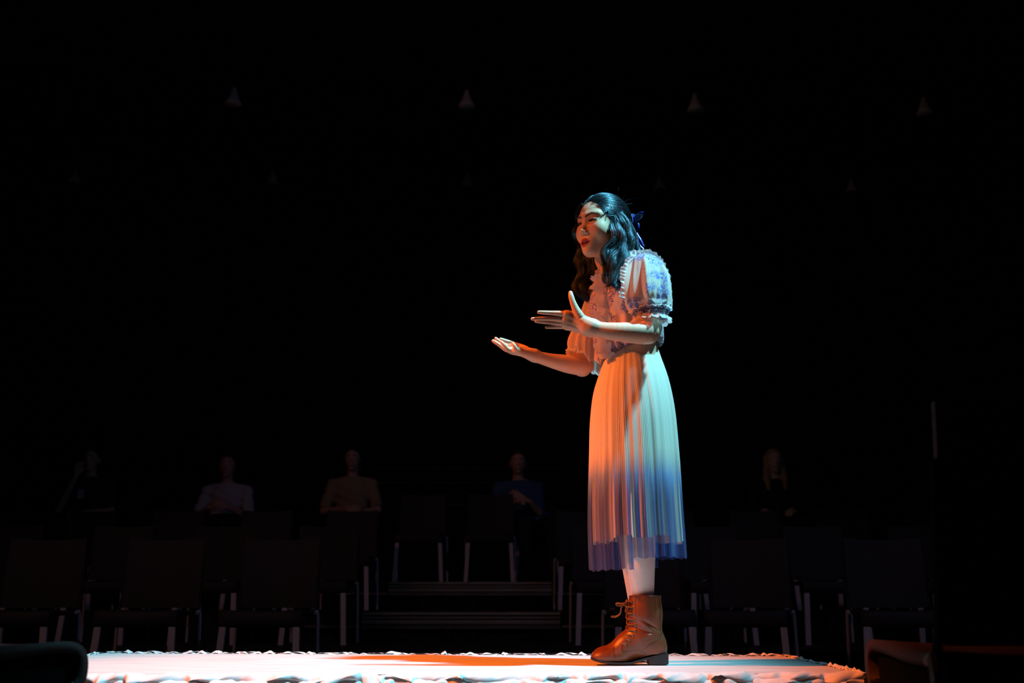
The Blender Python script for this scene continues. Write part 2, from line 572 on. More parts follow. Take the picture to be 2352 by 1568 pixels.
def floral_build(density):
    def f(nt, b, tc, src):
        N, L = nt.nodes, nt.links
        def nz(sc, det=3.0, dist=0.0):
            n = N.new('ShaderNodeTexNoise'); n.inputs['Scale'].default_value = sc; n.inputs['Detail'].default_value = det
            n.inputs['Distortion'].default_value = dist
            L.new(tc.outputs['Object'], n.inputs[0]); return n.outputs[0]
        def ramp(x, a, c):
            r = N.new('ShaderNodeMapRange'); r.inputs[1].default_value = a; r.inputs[2].default_value = c; r.clamp = True
            L.new(x, r.inputs[0]); return r.outputs[0]
        def mul(a, c):
            m = N.new('ShaderNodeMath'); m.operation = 'MULTIPLY'; L.new(a, m.inputs[0])
            if isinstance(c, float): m.inputs[1].default_value = c
            else: L.new(c, m.inputs[1])
            return m.outputs[0]
        def mix(fac, a, c):
            m = N.new('ShaderNodeMix'); m.data_type = 'RGBA'; L.new(fac, m.inputs[0])
            if isinstance(a, tuple): m.inputs[6].default_value = (*a, 1)
            else: L.new(a, m.inputs[6])
            m.inputs[7].default_value = (*c, 1); return m.outputs[2]
        blot = ramp(nz(11, 2), 0.56 - density, 0.61 - density)            # where a blossom grows
        veins = ramp(nz(170, 5, 0.6), 0.40, 0.60)                           # petals broken up finely
        stems = N.new('ShaderNodeTexVoronoi'); stems.feature = 'DISTANCE_TO_EDGE'; stems.inputs['Scale'].default_value = 52
        wv = N.new('ShaderNodeMixRGB'); wv.blend_type = 'LINEAR_LIGHT'; wv.inputs[0].default_value = 0.05
        nn = N.new('ShaderNodeTexNoise'); nn.inputs['Scale'].default_value = 20
        L.new(tc.outputs['Object'], nn.inputs[0]); L.new(tc.outputs['Object'], wv.inputs[1]); L.new(nn.outputs[1], wv.inputs[2])
        L.new(wv.outputs[0], stems.inputs[0])
        st = ramp(stems.outputs[0], 0.06, 0.02)
        st = mul(mul(st, ramp(nz(9, 1), 0.50, 0.6)), 0.1 + 1.8 * density)
        c0 = mix(mul(blot, veins), (0.84 - density, 0.74 - 1.5 * density, 0.64 - 1.4 * density), (0.025, 0.11, 0.62) if density < 0.12 else (0.035, 0.05, 0.32))
        c1 = mix(st, c0, (0.06, 0.09, 0.28))
        L.new(c1, b.inputs['Base Color'])
        bp = N.new('ShaderNodeBump'); bp.inputs['Strength'].default_value = 0.15; bp.inputs['Distance'].default_value = 0.002
        L.new(nz(300, 3), bp.inputs['Height']); L.new(bp.outputs[0], b.inputs['Normal'])
    return f


M_floral = material('floral_chiffon', (0.8, 0.7, 0.7), 0.75, sheen=0.3, build=floral_build(0.20))
M_sleeve = material('floral_chiffon_sleeve', (0.8, 0.7, 0.7), 0.7, sheen=0.2, alpha=0.90, transl=0.25, build=floral_build(0.10))
M_chiffon = material('sheer_chiffon', (0.78, 0.62, 0.48), 0.75, sheen=0.3, noise=(6, 0.5, (0.62, 0.46, 0.44), (1, 1, 0.15)), alpha=0.92, transl=0.35)
M_belt = material('dark_lace_waistband', (0.03, 0.03, 0.08), 0.7, noise=(220, 0.7, (0.30, 0.22, 0.30)))
M_skirt = material('ombre_tulle', (0.8, 0.8, 0.8), 0.62, use_col=True, alpha_attr=True, sheen=0.2, transl=0.2)
M_lining = material('cream_lining', (0.82, 0.68, 0.56), 0.6, sheen=0.2)
M_bow = material('navy_satin', (0.01, 0.015, 0.16), 0.28, spec=0.7)
M_silver = material('polished_metal', (0.85, 0.85, 0.85), 0.2, metal=1.0)
M_brass = material('brass_eyelet', (0.75, 0.55, 0.28), 0.3, metal=1.0)
M_leather = material('brown_leather', (0.27, 0.085, 0.032), 0.40, spec=0.5, use_col=True, noise=(28, 0.55, (0.10, 0.032, 0.018)), bump=(45, 0.25))
M_sole = material('black_rubber', (0.018, 0.018, 0.02), 0.55)
M_lace = material('brown_lace', (0.20, 0.075, 0.025), 0.7)

# --- head placement: fitted so that eyes, nose, mouth and chin land where the photograph has them
def rotm(y, p, r):
    y, p, r = map(math.radians, (y, p, r))
    Rz = np.array([[math.cos(y), -math.sin(y), 0], [math.sin(y), math.cos(y), 0], [0, 0, 1]])
    Rx = np.array([[1, 0, 0], [0, math.cos(p), -math.sin(p)], [0, math.sin(p), math.cos(p)]])
    Ry = np.array([[math.cos(r), 0, math.sin(r)], [0, 1, 0], [-math.sin(r), 0, math.cos(r)]])
    return Rz @ Rx @ Ry


HR, HS, HT = rotm(-51.9, 2.4, 2.7), 1.03, np.array([0.3192, 3.45, 1.7691])
toW = lambda q: (np.asarray(q) * HS) @ HR.T + HT
toL = lambda q: ((np.asarray(q) - HT) @ HR) / HS

hd = Body()
hd.ell((0, 0.008, 0.035), (0.073, 0.094, 0.090), 0.01)
hd.ell((0, -0.026, -0.006), (0.0590, 0.058, 0.087), 0.03)
for s in (-1, 1):
    hd.cap((s * 0.045, 0.012, -0.044), (s * 0.012, -0.056, -0.079), 0.021, 0.016, 0.02)
    hd.ell((s * 0.037, -0.0545, -0.016), (0.0265, 0.0255, 0.030), 0.02)
    hd.cap((s * 0.010, -0.0795, 0.036), (s * 0.045, -0.064, 0.038), 0.0075, 0.007, 0.014)
hd.ell((0, -0.069, -0.083), (0.018, 0.017, 0.015), 0.018)
hd.ell((0, -0.068, -0.052), (0.030, 0.020, 0.026), 0.02)
for s in (-1, 1):
    hd.ell((s * 0.031, -0.094, 0.017), (0.019, 0.0150, 0.0115), 0.012, op='s')
hd.cap((0, -0.076, 0.022), (0, -0.0950, -0.015), 0.0056, 0.0080, 0.010)
hd.ell((0, -0.0955, -0.0190), (0.0088, 0.0085, 0.0076), 0.006)
for s in (-1, 1):
    hd.ell((s * 0.0112, -0.0900, -0.0215), (0.0066, 0.0090, 0.0066), 0.005)
    hd.ell((s * 0.0060, -0.0950, -0.0282), (0.0036, 0.0052, 0.0050), 0.0020, op='s')
    hd.ell((s * 0.031, -0.0690, 0.0180), (0.0160, 0.0140, 0.0120), 0.006)          # lids
    hd.ell((s * 0.031, -0.0860, 0.0150), (0.0130, 0.0120, 0.0030), 0.0015, op='s')  # eye opening
    hd.cap((s * 0.0250, -0.0755, -0.0545), (s * 0.005, -0.0885, -0.0460), 0.0030, 0.0046, 0.003)
    hd.cap((s * 0.0245, -0.0745, -0.0590), (s * 0.004, -0.0850, -0.0660), 0.0032, 0.0058, 0.003)
    hd.ell((s * 0.0755, 0.012, -0.002), (0.010, 0.019, 0.031), 0.006)
    hd.ell((s * 0.0850, 0.008, 0.002), (0.007, 0.010, 0.018), 0.004, op='s')
hd.ell((0, -0.0900, -0.0562), (0.0215, 0.018, 0.0048), 0.002, op='s')
nb = toL(P(1427, 628, 0.0))
hd.cap((0, 0.022, -0.045), nb, 0.047, 0.050, 0.02)
hV, hF = hd.mesh((-0.1, -0.125, -0.215), (0.1, 0.12, 0.14), 0.00125)


def seg_dist(p, a, b):
    a, b = np.asarray(a), np.asarray(b)
    d = b - a
    t = np.clip(((p - a) @ d) / (d @ d), 0, 1)
    return np.linalg.norm(p - a - t[:, None] * d, axis=1)


def sstep(x, a, b):
    t = np.clip((x - a) / (b - a), 0, 1)
    return t * t * (3 - 2 * t)


SKIN = np.array([0.74, 0.47, 0.32])
hC = np.tile(SKIN, (len(hV), 1))
q = hV.copy(); q[:, 0] = np.abs(q[:, 0])


def paint(dist, r0, r1, colr, amt=1.0):
    global hC
    m = (1 - sstep(dist, r0, r1))[:, None] * amt
    hC = hC * (1 - m) + np.array(colr) * m


paint(seg_dist(q, (0.036, -0.075, -0.012), (0.042, -0.066, -0.016)), 0.004, 0.028, (0.74, 0.34, 0.25), 0.35)
paint(seg_dist(q, (0.022, -0.084, 0.024), (0.042, -0.078, 0.023)), 0.004, 0.011, (0.62, 0.27, 0.20), 0.6)
dB = np.minimum(seg_dist(q, (0.011, -0.090, 0.0325), (0.031, -0.083, 0.0405)), seg_dist(q, (0.031, -0.083, 0.0405), (0.047, -0.070, 0.0355)))
paint(dB, 0.0026, 0.0054, (0.035, 0.018, 0.014), 0.93)
dL = np.minimum(seg_dist(q, (0.0195, -0.0790, -0.0535), (0.004, -0.0895, -0.0470)), seg_dist(q, (0.0190, -0.0780, -0.0590), (0.003, -0.087, -0.0655)))
dL = np.minimum(dL, seg_dist(q, (0, -0.0905, -0.0470), (0, -0.0885, -0.0655)))
paint(dL, 0.0048, 0.0068, (0.44, 0.035, 0.045), 0.95)
paint(seg_dist(q, (0.0, -0.076, -0.056), (0.008, -0.074, -0.056)), 0.006, 0.008, (0.05, 0.01, 0.01), 1.0)
paint(seg_dist(q, (0.018, -0.0805, 0.0165), (0.044, -0.0745, 0.0175)), 0.0030, 0.0045, (0.10, 0.05, 0.045), 0.75)
hW = toW(hV)

# --- trunk, upper arms, hips: mostly under the dress
BA = math.radians(-62)
BM = np.array([[math.cos(BA), -math.sin(BA), 0], [math.sin(BA), math.cos(BA), 0], [0, 0, 1]])
tr = Body()
def E(px, py, dy, r, k=0.03):
    tr.ell(P(px, py, dy), r, k, BM)
E(1441, 680, 0, (0.125, 0.080, 0.145)); E(1448, 760, 0, (0.112, 0.080, 0.12)); E(1449, 812, 0, (0.100, 0.080, 0.10))
E(1455, 880, 0, (0.115, 0.085, 0.11))
for s in (-1, 1):
    c = P(1441, 695, 0) + BM @ np.array([s * 0.060, -0.058, 0.0])
    tr.ell(c, (0.048, 0.036, 0.050), 0.04, BM)
n0 = P(1427, 628, 0.0)
tr.cap(toW((0, 0.020, -0.09)), n0, 0.0485, 0.052, 0.02)
SH_N, SH_F = P(1480, 622, -0.135), P(1386, 636, 0.135)
tr.cap(n0, SH_N, 0.045, 0.045, 0.04); tr.cap(n0, SH_F, 0.045, 0.045, 0.04)
EL_N, EL_F = P(1490, 764, -0.212), P(1337, 843, 0.14)
tr.cap(SH_N, EL_N, 0.044, 0.036, 0.02); tr.cap(SH_F, EL_F, 0.044, 0.034, 0.02)
HIP_N, HIP_F = P(1472, 905, -0.07), P(1452, 905, 0.08)
LEGN = [(1470, 930, -0.050, 42), (1470, 1120, -0.065, 35), (1471, 1180, -0.07, 33), (1470, 1262, -0.065, 34.5), (1477, 1368, -0.052, 24.5), (1483, 1440, -0.052, 22)]
LEGF = [(1452, 930, 0.06, 42), (1452, 1120, 0.075, 35), (1455, 1180, 0.08, 33), (1457, 1262, 0.085, 33), (1467, 1368, 0.09, 25), (1476, 1440, 0.09, 23)]
tr.chain(LEGN, 0.03, 0.01); tr.chain(LEGF, 0.03, 0.01)
tV, tF = tr.mesh((0.10, 3.12, 0.38), (0.60, 3.78, 1.78), 0.0042)


def cut_neck(V, Fc):
    """drop trunk faces where the finer head and forearm surfaces take over"""
    return V, Fc


# --- near forearm and hand (her left): thumb up, fingers reaching towards picture left
an = Body()
an.chain([(1494, 752, -0.207, 27), (1488, 765, -0.217, 25), (1455, 764, -0.222, 24.5), (1420, 762, -0.225, 21.5), (1390, 759, -0.222, 19), (1356, 752, -0.218, 16)], 0.01, 0.02)
hand_n = [
    # palm: rays fanning from the wrist to each knuckle
    [(1358, 750, -0.216, 14), (1332, 738, -0.214, 12), (1302, 722.5, -0.216, 9)],
    [(1358, 752, -0.216, 14), (1330, 745, -0.210, 12), (1299, 734, -0.210, 9)],
    [(1358, 753, -0.214, 14), (1330, 751, -0.206, 11.5), (1299, 743, -0.205, 8.6)],
    [(1358, 754, -0.212, 14), (1330, 755.5, -0.202, 9.5), (1301, 749.5, -0.200, 7.6)],
]
for r_ in hand_n:
    an.chain(r_, 0.02, 0.01)
th_n = [(1342, 742, -0.216, 12), (1332, 727, -0.222, 11), (1322, 709, -0.226, 8.6), (1315.5, 693, -0.228, 6.9), (1312, 681, -0.227, 6.3), (1310.5, 672.5, -0.225, 5.0)]
an.chain(th_n, 0.018, 0.003)
fing_n = [
    [(1306, 722, -0.216, 8.5), (1287, 720.0, -0.216, 6.6), (1267, 718.6, -0.215, 5.2), (1250, 717.6, -0.217, 4.6), (1237.5, 716.8, -0.219, 3.8)],
    [(1304, 735, -0.210, 8.0), (1284, 733.0, -0.208, 5.9), (1262, 731.7, -0.206, 4.9), (1240, 731.5, -0.208, 4.4), (1222.5, 732.3, -0.211, 3.7)],
    [(1304, 743, -0.205, 7.6), (1285, 742.6, -0.200, 5.6), (1265, 741.0, -0.196, 4.7), (1247, 739.3, -0.197, 4.2), (1231, 737.6, -0.199, 3.5)],
    [(1305, 749, -0.200, 6.6), (1291, 750.2, -0.196, 5.2), (1277, 750.6, -0.192, 4.5), (1265, 751.0, -0.192, 4.0), (1254.5, 751.4, -0.194, 3.3)],
]
for r_ in fing_n:
    an.chain(r_, 0.010, 0.002)


def bounds(b, pad=0.012):
    lo = np.min([q_[2] for q_ in b.prims], axis=0) - pad
    hi = np.max([q_[3] for q_ in b.prims], axis=0) + pad
    return lo, hi


anV, anF = an.mesh(*bounds(an), 0.0015)

# --- far forearm and hand (her right): palm turned up, fingers half curled
af = Body()
af.chain([(1342, 838, 0.135, 22), (1332, 840, 0.13, 22), (1300, 835, 0.115, 20.5), (1262, 827, 0.095, 15.8), (1230, 818, 0.075, 13)], 0.01, 0.02)
for r_ in [[(1228, 817, 0.07, 12), (1204, 811, 0.050, 10), (1185, 804.5, 0.037, 8)],
           [(1226, 816, 0.075, 12), (1200, 810, 0.062, 9.5), (1173, 804, 0.052, 8)],
           [(1226, 814, 0.085, 12), (1202, 806, 0.085, 9.5), (1172, 797, 0.078, 7)]]:
    af.chain(r_, 0.014, 0.01)
af.chain([(1218, 809, 0.095, 9), (1203, 800.5, 0.112, 8.6), (1190, 794.0, 0.118, 6.4), (1170, 786, 0.112, 5.0), (1150, 779, 0.102, 4.0)], 0.012, 0.003)
for r_ in [
    [(1190, 806, 0.037, 7.0), (1185, 801, 0.022, 5.4), (1181.5, 793.5, 0.018, 4.3), (1178.2, 788.0, 0.020, 3.3)],
    [(1184, 807, 0.046, 7.4), (1168, 802.5, 0.040, 5.8), (1160, 794, 0.036, 4.7), (1154, 788, 0.036, 4.2), (1150.5, 784.5, 0.038, 3.5)],
    [(1182, 805, 0.058, 7.4), (1163, 802.5, 0.056, 6.0), (1150, 794, 0.056, 4.8), (1140, 787.5, 0.056, 4.3), (1132.5, 782.5, 0.058, 3.6)],
    [(1180, 796, 0.078, 6.0), (1163, 793.5, 0.080, 5.2), (1151, 788, 0.080, 4.6), (1144, 781.5, 0.078, 4.1), (1138.5, 776.8, 0.078, 3.4)],
]:
    af.chain(r_, 0.010, 0.002)
afV, afF = af.mesh(*bounds(af), 0.0015)
sk = lambda V: np.tile(SKIN, (len(V), 1))
aC = sk(anV)
bV, bF, bC = join([(hW, hF, hC), (tV, tF, sk(tV)), (anV, anF, aC), (afV, afF, sk(afV))])
ROOT = P(1470, 1521, 0.0); ROOT[2] = STAGE_Z
person = mesh_obj('person', bV - ROOT, bF, M_skin, None, col=bC, loc=tuple(ROOT),
                  label='young woman standing on the white platform in a dress, both hands held out', cat='person')
PL = lambda V: np.asarray(V) - ROOT


def part(name, V, Fc, mat, parent=person, **k):
    return mesh_obj(name, PL(V), Fc, mat, parent, **k)


# eyes, teeth
def uvs(c, r, nu=20, nv=12, M=None):
    th, ph = np.meshgrid(np.linspace(0, 2 * np.pi, nu, endpoint=False), np.linspace(0.001, np.pi - 0.001, nv))
    v = np.stack([np.sin(ph) * np.cos(th), np.sin(ph) * np.sin(th), np.cos(ph)], -1).reshape(-1, 3) * np.asarray(r)
    if M is not None: v = v @ np.asarray(M).T
    return v + np.asarray(c), grid_faces(nu, nv, True)


for s in (-1, 1):
    v, f = uvs((s * 0.031, -0.0690, 0.0165), 0.0122)
    ey = part('eye', toW(v), f, M_eye)
    v, f = uvs((s * 0.031 - 0.0050, -0.0788, 0.0150), (0.0072, 0.0024, 0.0070))
    part('iris', toW(v), f, M_iris, ey)
    lp = np.array([(s * (0.031 + dx), -0.0690 - 0.0150 * math.sqrt(max(0, 1 - (dx / 0.0185) ** 2)), 0.0180 + 0.0012 - (dx / 0.016) ** 2 * 0.0035) for dx in np.linspace(-0.0145, 0.0155, 12)])
    v, f = tube_mesh(toW(lp), np.array([0.0007] + [0.0018] * 10 + [0.0008]), 6)
    part('eyelash', v, f, M_hair_base)
tv_, tf_ = [], []
mb = MB()
for i in range(8):
    a = (i - 3.5) * 0.0042
    yy = -0.0815 + a * a * 18
    mb.box(a - 0.0019, a + 0.0019, yy - 0.0015, yy + 0.002, -0.0555, -0.0500, 0.0005)
part('upper_teeth', toW(np.array(mb.v)), mb.f, M_teeth)

# fingernails on the fingers that show them
def nail(p_tip, p_prev, up, w_=0.0042, l_=0.006):
    t = (p_tip - p_prev); t /= np.linalg.norm(t)
    up = np.asarray(up, float); up -= t * (up @ t); up /= np.linalg.norm(up)
    sd = np.cross(t, up)
    u, v = np.meshgrid(np.linspace(-1, 1, 7), np.linspace(-1, 1, 6))
    x = u * w_ * (1 - 0.15 * (v > 0.5)); y = v * l_
    z = 0.0010 * (1 - u ** 2 * 1.2)
    V = p_tip - t * 0.003 + sd * x.reshape(-1, 1) + t * y.reshape(-1, 1) + up * z.reshape(-1, 1)
    return V, grid_faces(7, 6)


p3_, p4_ = P(*th_n[3][:3]), P(*th_n[4][:3])
v, f = nail(p4_ + np.array([0.0058, -0.0045, 0.0]), p3_ + np.array([0.0058, -0.0045, 0.0]), (0.8, -0.6, 0.1))
part('fingernail', v, f, M_nail)


# ------------------------------------------------------------------ tights
tg = Body()
tg.chain([(x, y, d, r + 0.8) for x, y, d, r in LEGN if y > 1000], 0.01, 0.01)
V, Fc = tg.mesh(*bounds(tg), 0.003)
part('tights', V, Fc, M_tights)
tg = Body()
tg.chain([(x, y, d, r + 0.8) for x, y, d, r in LEGF if y > 1000], 0.01, 0.01)
V, Fc = tg.mesh(*bounds(tg), 0.003)
part('tights', V, Fc, M_tights)


# ------------------------------------------------------------------ cloth built from rings
def rings(rows, nth, nrow, disp=None, rot=0.0, bottom=None):
    """rows: (pxL, pyL, pxR, pyR, dy, half depth m). Returns points, faces, theta, t."""
    K = []
    for (xl, yl, xr, yr, dy, b) in rows:
        a, c = P(xl, yl, dy), P(xr, yr, dy)
        K.append(np.concatenate([a, c, [b]]))
    K = spline(np.array(K), nrow)
    th = np.linspace(0, 2 * np.pi, nth, endpoint=False)
    t = np.linspace(0, 1, nrow)
    TH, TT = np.meshgrid(th, t)
    if bottom is not None:            # bottom(theta) stretches the last part of t
        TT2 = TT * bottom(TH)
    else:
        TT2 = TT
    fi = TT2 * (nrow - 1); i0 = np.clip(fi.astype(int), 0, nrow - 2); u = (fi - i0)[..., None]
    KK = K[i0] * (1 - u) + K[i0 + 1] * u
    A, C, B = KK[..., 0:3], KK[..., 3:6], KK[..., 6]
    d = disp(TH, TT2) if disp is not None else 0.0
    cth, sth = np.cos(TH), np.sin(TH)
    mid = (A + C) / 2; half = (C - A) / 2
    hl = np.linalg.norm(half, axis=-1)
    rad = 1 + d / np.maximum(hl, 0.02)
    V = mid + half * (cth * rad)[..., None]
    V[..., 1] += sth * (B + d)
    return V.reshape(-1, 3), grid_faces(nth, nrow, True), TH.ravel(), TT2.ravel()


tri = lambda x: np.abs(((x / (2 * np.pi)) % 1) * 2 - 1) * 2 - 1
skirt_rows = [(1384, 838, 1509, 799, 0, 0.088), (1376, 858, 1518, 822, 0, 0.100), (1362, 905, 1536, 872, 0, 0.125), (1355, 970, 1550, 940, 0, 0.143),
              (1353, 1050, 1559, 1030, 0, 0.152), (1351, 1120, 1565, 1110, 0, 0.158), (1350, 1180, 1570, 1180, 0, 0.162),
              (1351, 1240, 1575, 1240, 0, 0.166), (1354, 1312, 1580, 1305, 0, 0.170)]
r1 = np.random.default_rng(3)
fk = [(k, r1.random() * 6.28, r1.random()) for k in (5, 8, 11, 14, 19, 27, 38)]


def pl_amp(TH, T):
    return 0.00032 * (1 + 0.8 * np.sin(TH * 13 + 3 * T) + 0.5 * np.sin(TH * 37 + 1))


def skirt_disp(TH, T):
    g = sum((0.3 + a) * np.sin(k * TH + ph + 0.5 * np.sin(3 * TH + T * 2) + T * (0.6 - a)) / (1 + 0.06 * k) for k, ph, a in fk)
    g = np.sign(g) * np.abs(g) ** 0.8
    return 0.0046 * g * (0.10 + 1.15 * T) + pl_amp(TH, T) * tri(TH * 168 + (9 * np.sin(TH * 2 + 1) + 5 * np.sin(TH * 5 + 2)) * T) * (1.1 + 0.1 * T) - 0.004 * T


def hem(TH):
    c, s_ = np.cos(TH), np.sin(TH)
    near = s_ < 0
    b = np.where(c < -0.22, 1.0, np.where(c < 0.22, 0.958, 0.955))
    b = np.where(near, b, np.where(c > 0.55, 0.955, 0.992))
    b = b + 0.004 * np.sin(TH * 128) * 0.4 + 0.003 * np.sin(TH * 23)
    return b


NT, NR = 1280, 110
V, Fc, TH, T = rings(skirt_rows, NT, NR, skirt_disp, bottom=hem)
py = 784 - F_PX * (((V[:, 2] - EYE) * CT - V[:, 1] * ST) / (V[:, 1] * CT + (V[:, 2] - EYE) * ST))
zz = V[:, 2]
z_of = lambda y_: P(1460, y_, 0)[2]
str1 = noise1(TH * 14, 5) * 0.5 + noise1(TH * 46, 8) * 0.35
g = sstep(-(zz), -(z_of(985) + 0.0), -(z_of(1215)))           # 0 cream above, 1 blue at the hem
g = sstep(g + 0.10 * str1 * (g > 0.02) * (g < 0.98), 0.12, 0.92)
cream, mid_, navy = np.array([0.84, 0.76, 0.64]), np.array([0.22, 0.34, 0.66]), np.array([0.020, 0.055, 0.26])
C = np.where(g[:, None] < 0.5, cream + (mid_ - cream) * g[:, None] * 2, mid_ + (navy - mid_) * (g[:, None] - 0.5) * 2)
sh = sstep(noise1(TH * 9, 31, 2) + 0.35 * noise1(TH * 30, 33), -0.15, 0.35)      # where the tulle is a single sheer layer
sh = np.maximum(sh, 0)
low = sstep(-zz, -z_of(1000), -z_of(1160))
near = np.sin(TH) < 0
alpha = 1 - low * (0.20 + 0.55 * sh * near)
cc = np.cos(TH)
leg_win = (1 - sstep(np.abs(cc + 0.02), 0.14, 0.26)) * near * sstep(-zz, -z_of(1225), -z_of(1245))
alpha = np.minimum(alpha, 1 - 0.62 * leg_win * (0.55 + 0.45 * sh))
alpha = np.where(near, alpha, 1 - 0.3 * low)
V[:, 2] += 0.020 * np.clip(-np.sin(TH), 0, 1) * np.clip(1 - T / 0.25, 0, 1)
skirt = part('skirt', V, Fc, M_skirt, col=np.concatenate([C, alpha[:, None]], 1))
# lining
lin_rows = [(xl + 3 + i * 1.0, yl + 2, xr - 3 - i * 1.0, yr + 2, dy, b * 0.93) for i, (xl, yl, xr, yr, dy, b) in enumerate(skirt_rows[:-1])]


def lhem(TH):
    c = np.cos(TH)
    return 1.0 - 0.012 * (c > -0.55) * (c < 0.6) + 0.006 * np.sign(np.sin(TH * 7)) + 0.012 * (c < -0.8) + 0.01 * (c > 0.62)


V, Fc, TH, T = rings(lin_rows, 640, 60, lambda a, t: 0.0045 * np.sin(a * 17 + 1.5 * np.sin(a * 3)) * (0.2 + t) + 0.0015 * tri(a * 64), bottom=lhem)
part('skirt_lining', V, Fc, M_lining, skirt)

# bodice: the trunk inflated, gathered into the waist
bd = Body()
bd.prims = [p_ for p_ in tr.prims]
bd.prims = bd.prims[:9]
bd.ell(P(1441, 770, 0), (0.108, 0.098, 0.09), 0.03, BM)
waistA, waistB = P(1384, 836, 0), P(1510, 797, 0)


def bod_cut(Fd, X, Y, Z):
    ang = np.arctan2(Y - 3.45, X - P(1448, 780)[0])
    zt = sstep(-Z, -P(1448, 700)[2], -P(1448, 800)[2])
    Fd = Fd - 0.0035 * np.sin(ang * 30 + 2 * np.sin(ang * 5)) * zt - 0.0025 * np.sin(ang * 15 + Z * 20) - 0.001
    wz = waistA[2] + (waistB[2] - waistA[2]) * (X - waistA[0]) / (waistB[0] - waistA[0])
    wz = wz + 0.020 * np.clip((3.45 - Y) / 0.09, 0, 1)
    Fd = np.maximum(Fd, wz - Z)
    return np.maximum(Fd, Z - (toW((0, 0.0, -0.128))[2] - 0.006))


V, Fc = bd.mesh((0.18, 3.25, 1.1), (0.56, 3.66, 1.72), 0.0035, 0.010, bod_cut)
bodice = part('bodice', V, Fc, M_floral)


def ring_path(cx0, yL, xL, yR, xR, dy, b, n=240):
    th = np.linspace(0, 2 * np.pi, n, endpoint=False)
    a, c = P(xL, yL, dy), P(xR, yR, dy)
    V = (a + c) / 2 + (c - a) / 2 * np.cos(th)[:, None]
    V[:, 1] += b * np.sin(th)
    rad = (c - a) / np.linalg.norm(c - a) * np.cos(th)[:, None] + np.array([0, 1.0, 0]) * np.sin(th)[:, None]
    return V, rad


pth, rad = ring_path(0, 835, 1385, 797, 1510, 0, 0.098)
pth[:, 2] += 0.020 * np.clip((3.45 - pth[:, 1]) / 0.09, 0, 1)
r_ = np.concatenate([pth, pth[:1]])
r_[:, 2] += 0.004
V, Fc = tube_mesh(r_, 0.0065 + 0.0012 * np.sin(np.linspace(0, 2 * np.pi, len(r_)) * 45), 8, False)
part('waistband', V, Fc, M_belt)


def ruffle(path, out, nrm, width, amp, wl, rows=6, seed=0, closed=False, curl=0.3, dens=0.0012, sag=0.0):
    """ribbon sewn along path; its free edge waves in nrm with wavelength wl (m)."""
    path = np.asarray(path, float); out = np.asarray(out, float); nrm = np.asarray(nrm, float)
    if closed:
        path, out, nrm = [np.concatenate([q_, q_[:1]]) for q_ in (path, out, nrm)]
    s_ = np.concatenate([[0], np.cumsum(np.linalg.norm(np.diff(path, axis=0), axis=1))])
    n = max(12, int(s_[-1] / dens))
    u = np.linspace(0, s_[-1], n)
    itp = lambda A: np.stack([np.interp(u, s_, A[:, k]) for k in range(3)], 1)
    p_, o_, m_ = itp(path), itp(out), itp(nrm)
    o_ /= np.linalg.norm(o_, axis=1)[:, None]; m_ /= np.linalg.norm(m_, axis=1)[:, None]
    tg_ = np.gradient(p_, axis=0); tg_ /= np.linalg.norm(tg_, axis=1)[:, None] + 1e-9
    ph = u / wl * 2 * np.pi + 2.6 * noise1(u / wl * 0.6, seed)
    wid = width * (1 + 0.30 * noise1(u / wl * 0.8, seed + 4) + 0.16 * np.cos(2 * ph + 1) * (0.6 + 0.4 * np.sin(ph)))
    R_ = []
    for j in range(rows):
        v = j / (rows - 1)
        R_.append(p_ + o_ * (wid * v)[:, None] + m_ * (amp * v ** 0.8 * np.sin(ph) + curl * width * v * v)[:, None]
                  + tg_ * (0.5 * amp * v * np.sin(2 * ph + 0.6))[:, None] + np.array([0, 0, -1.0]) * sag * v * v)
    return np.concatenate(R_), grid_faces(n, rows)


# near puffed sleeve
sl_rows = [(1466, 588, 1486, 584, -0.125, 0.020), (1446, 598, 1505, 594, -0.135, 0.055), (1436, 622, 1522, 614, -0.145, 0.075), (1432, 655, 1531, 648, -0.16, 0.085),
           (1436, 688, 1534, 684, -0.172, 0.084), (1446, 709, 1535, 704, -0.176, 0.068), (1455, 718, 1534, 714, -0.182, 0.058), (1458, 731, 1530, 730, -0.188, 0.053)]


def sl_disp(TH, T):
    e = sstep(T, 0.08, 0.4) * (1 - 0.5 * sstep(T, 0.75, 0.95))
    f = 0.0075 * np.sin(TH * 7 + 1.1 * np.sin(TH * 2 + T * 3) + 0.8) + 0.0045 * np.sin(TH * 12 + 2 * T + 2) + 0.0022 * np.sin(TH * 19 + 5 * T)
    return e * f + 0.0012 * np.sin(TH * 60) * sstep(T, 0.6, 0.9)


V, Fc, TH, T = rings(sl_rows, 420, 90, sl_disp)
sleeve = part('sleeve', V, Fc, M_sleeve)
cap_i = [tuple(range(419, -1, -1))]
# seam ruffle towards the chest
pp = spline([P(1462, 590, -0.16), P(1447, 600, -0.19), P(1438, 625, -0.215), P(1434, 655, -0.225), P(1436, 690, -0.225)], 60)
ou = np.tile([-1.0, -0.15, 0.1], (60, 1)); nr = np.tile([0.1, -1.0, 0.2], (60, 1))
V, Fc = ruffle(pp, ou, nr, 0.016, 0.0045, 0.016, seed=2)
part('sleeve_ruffle', V, Fc, M_ruffle, sleeve)
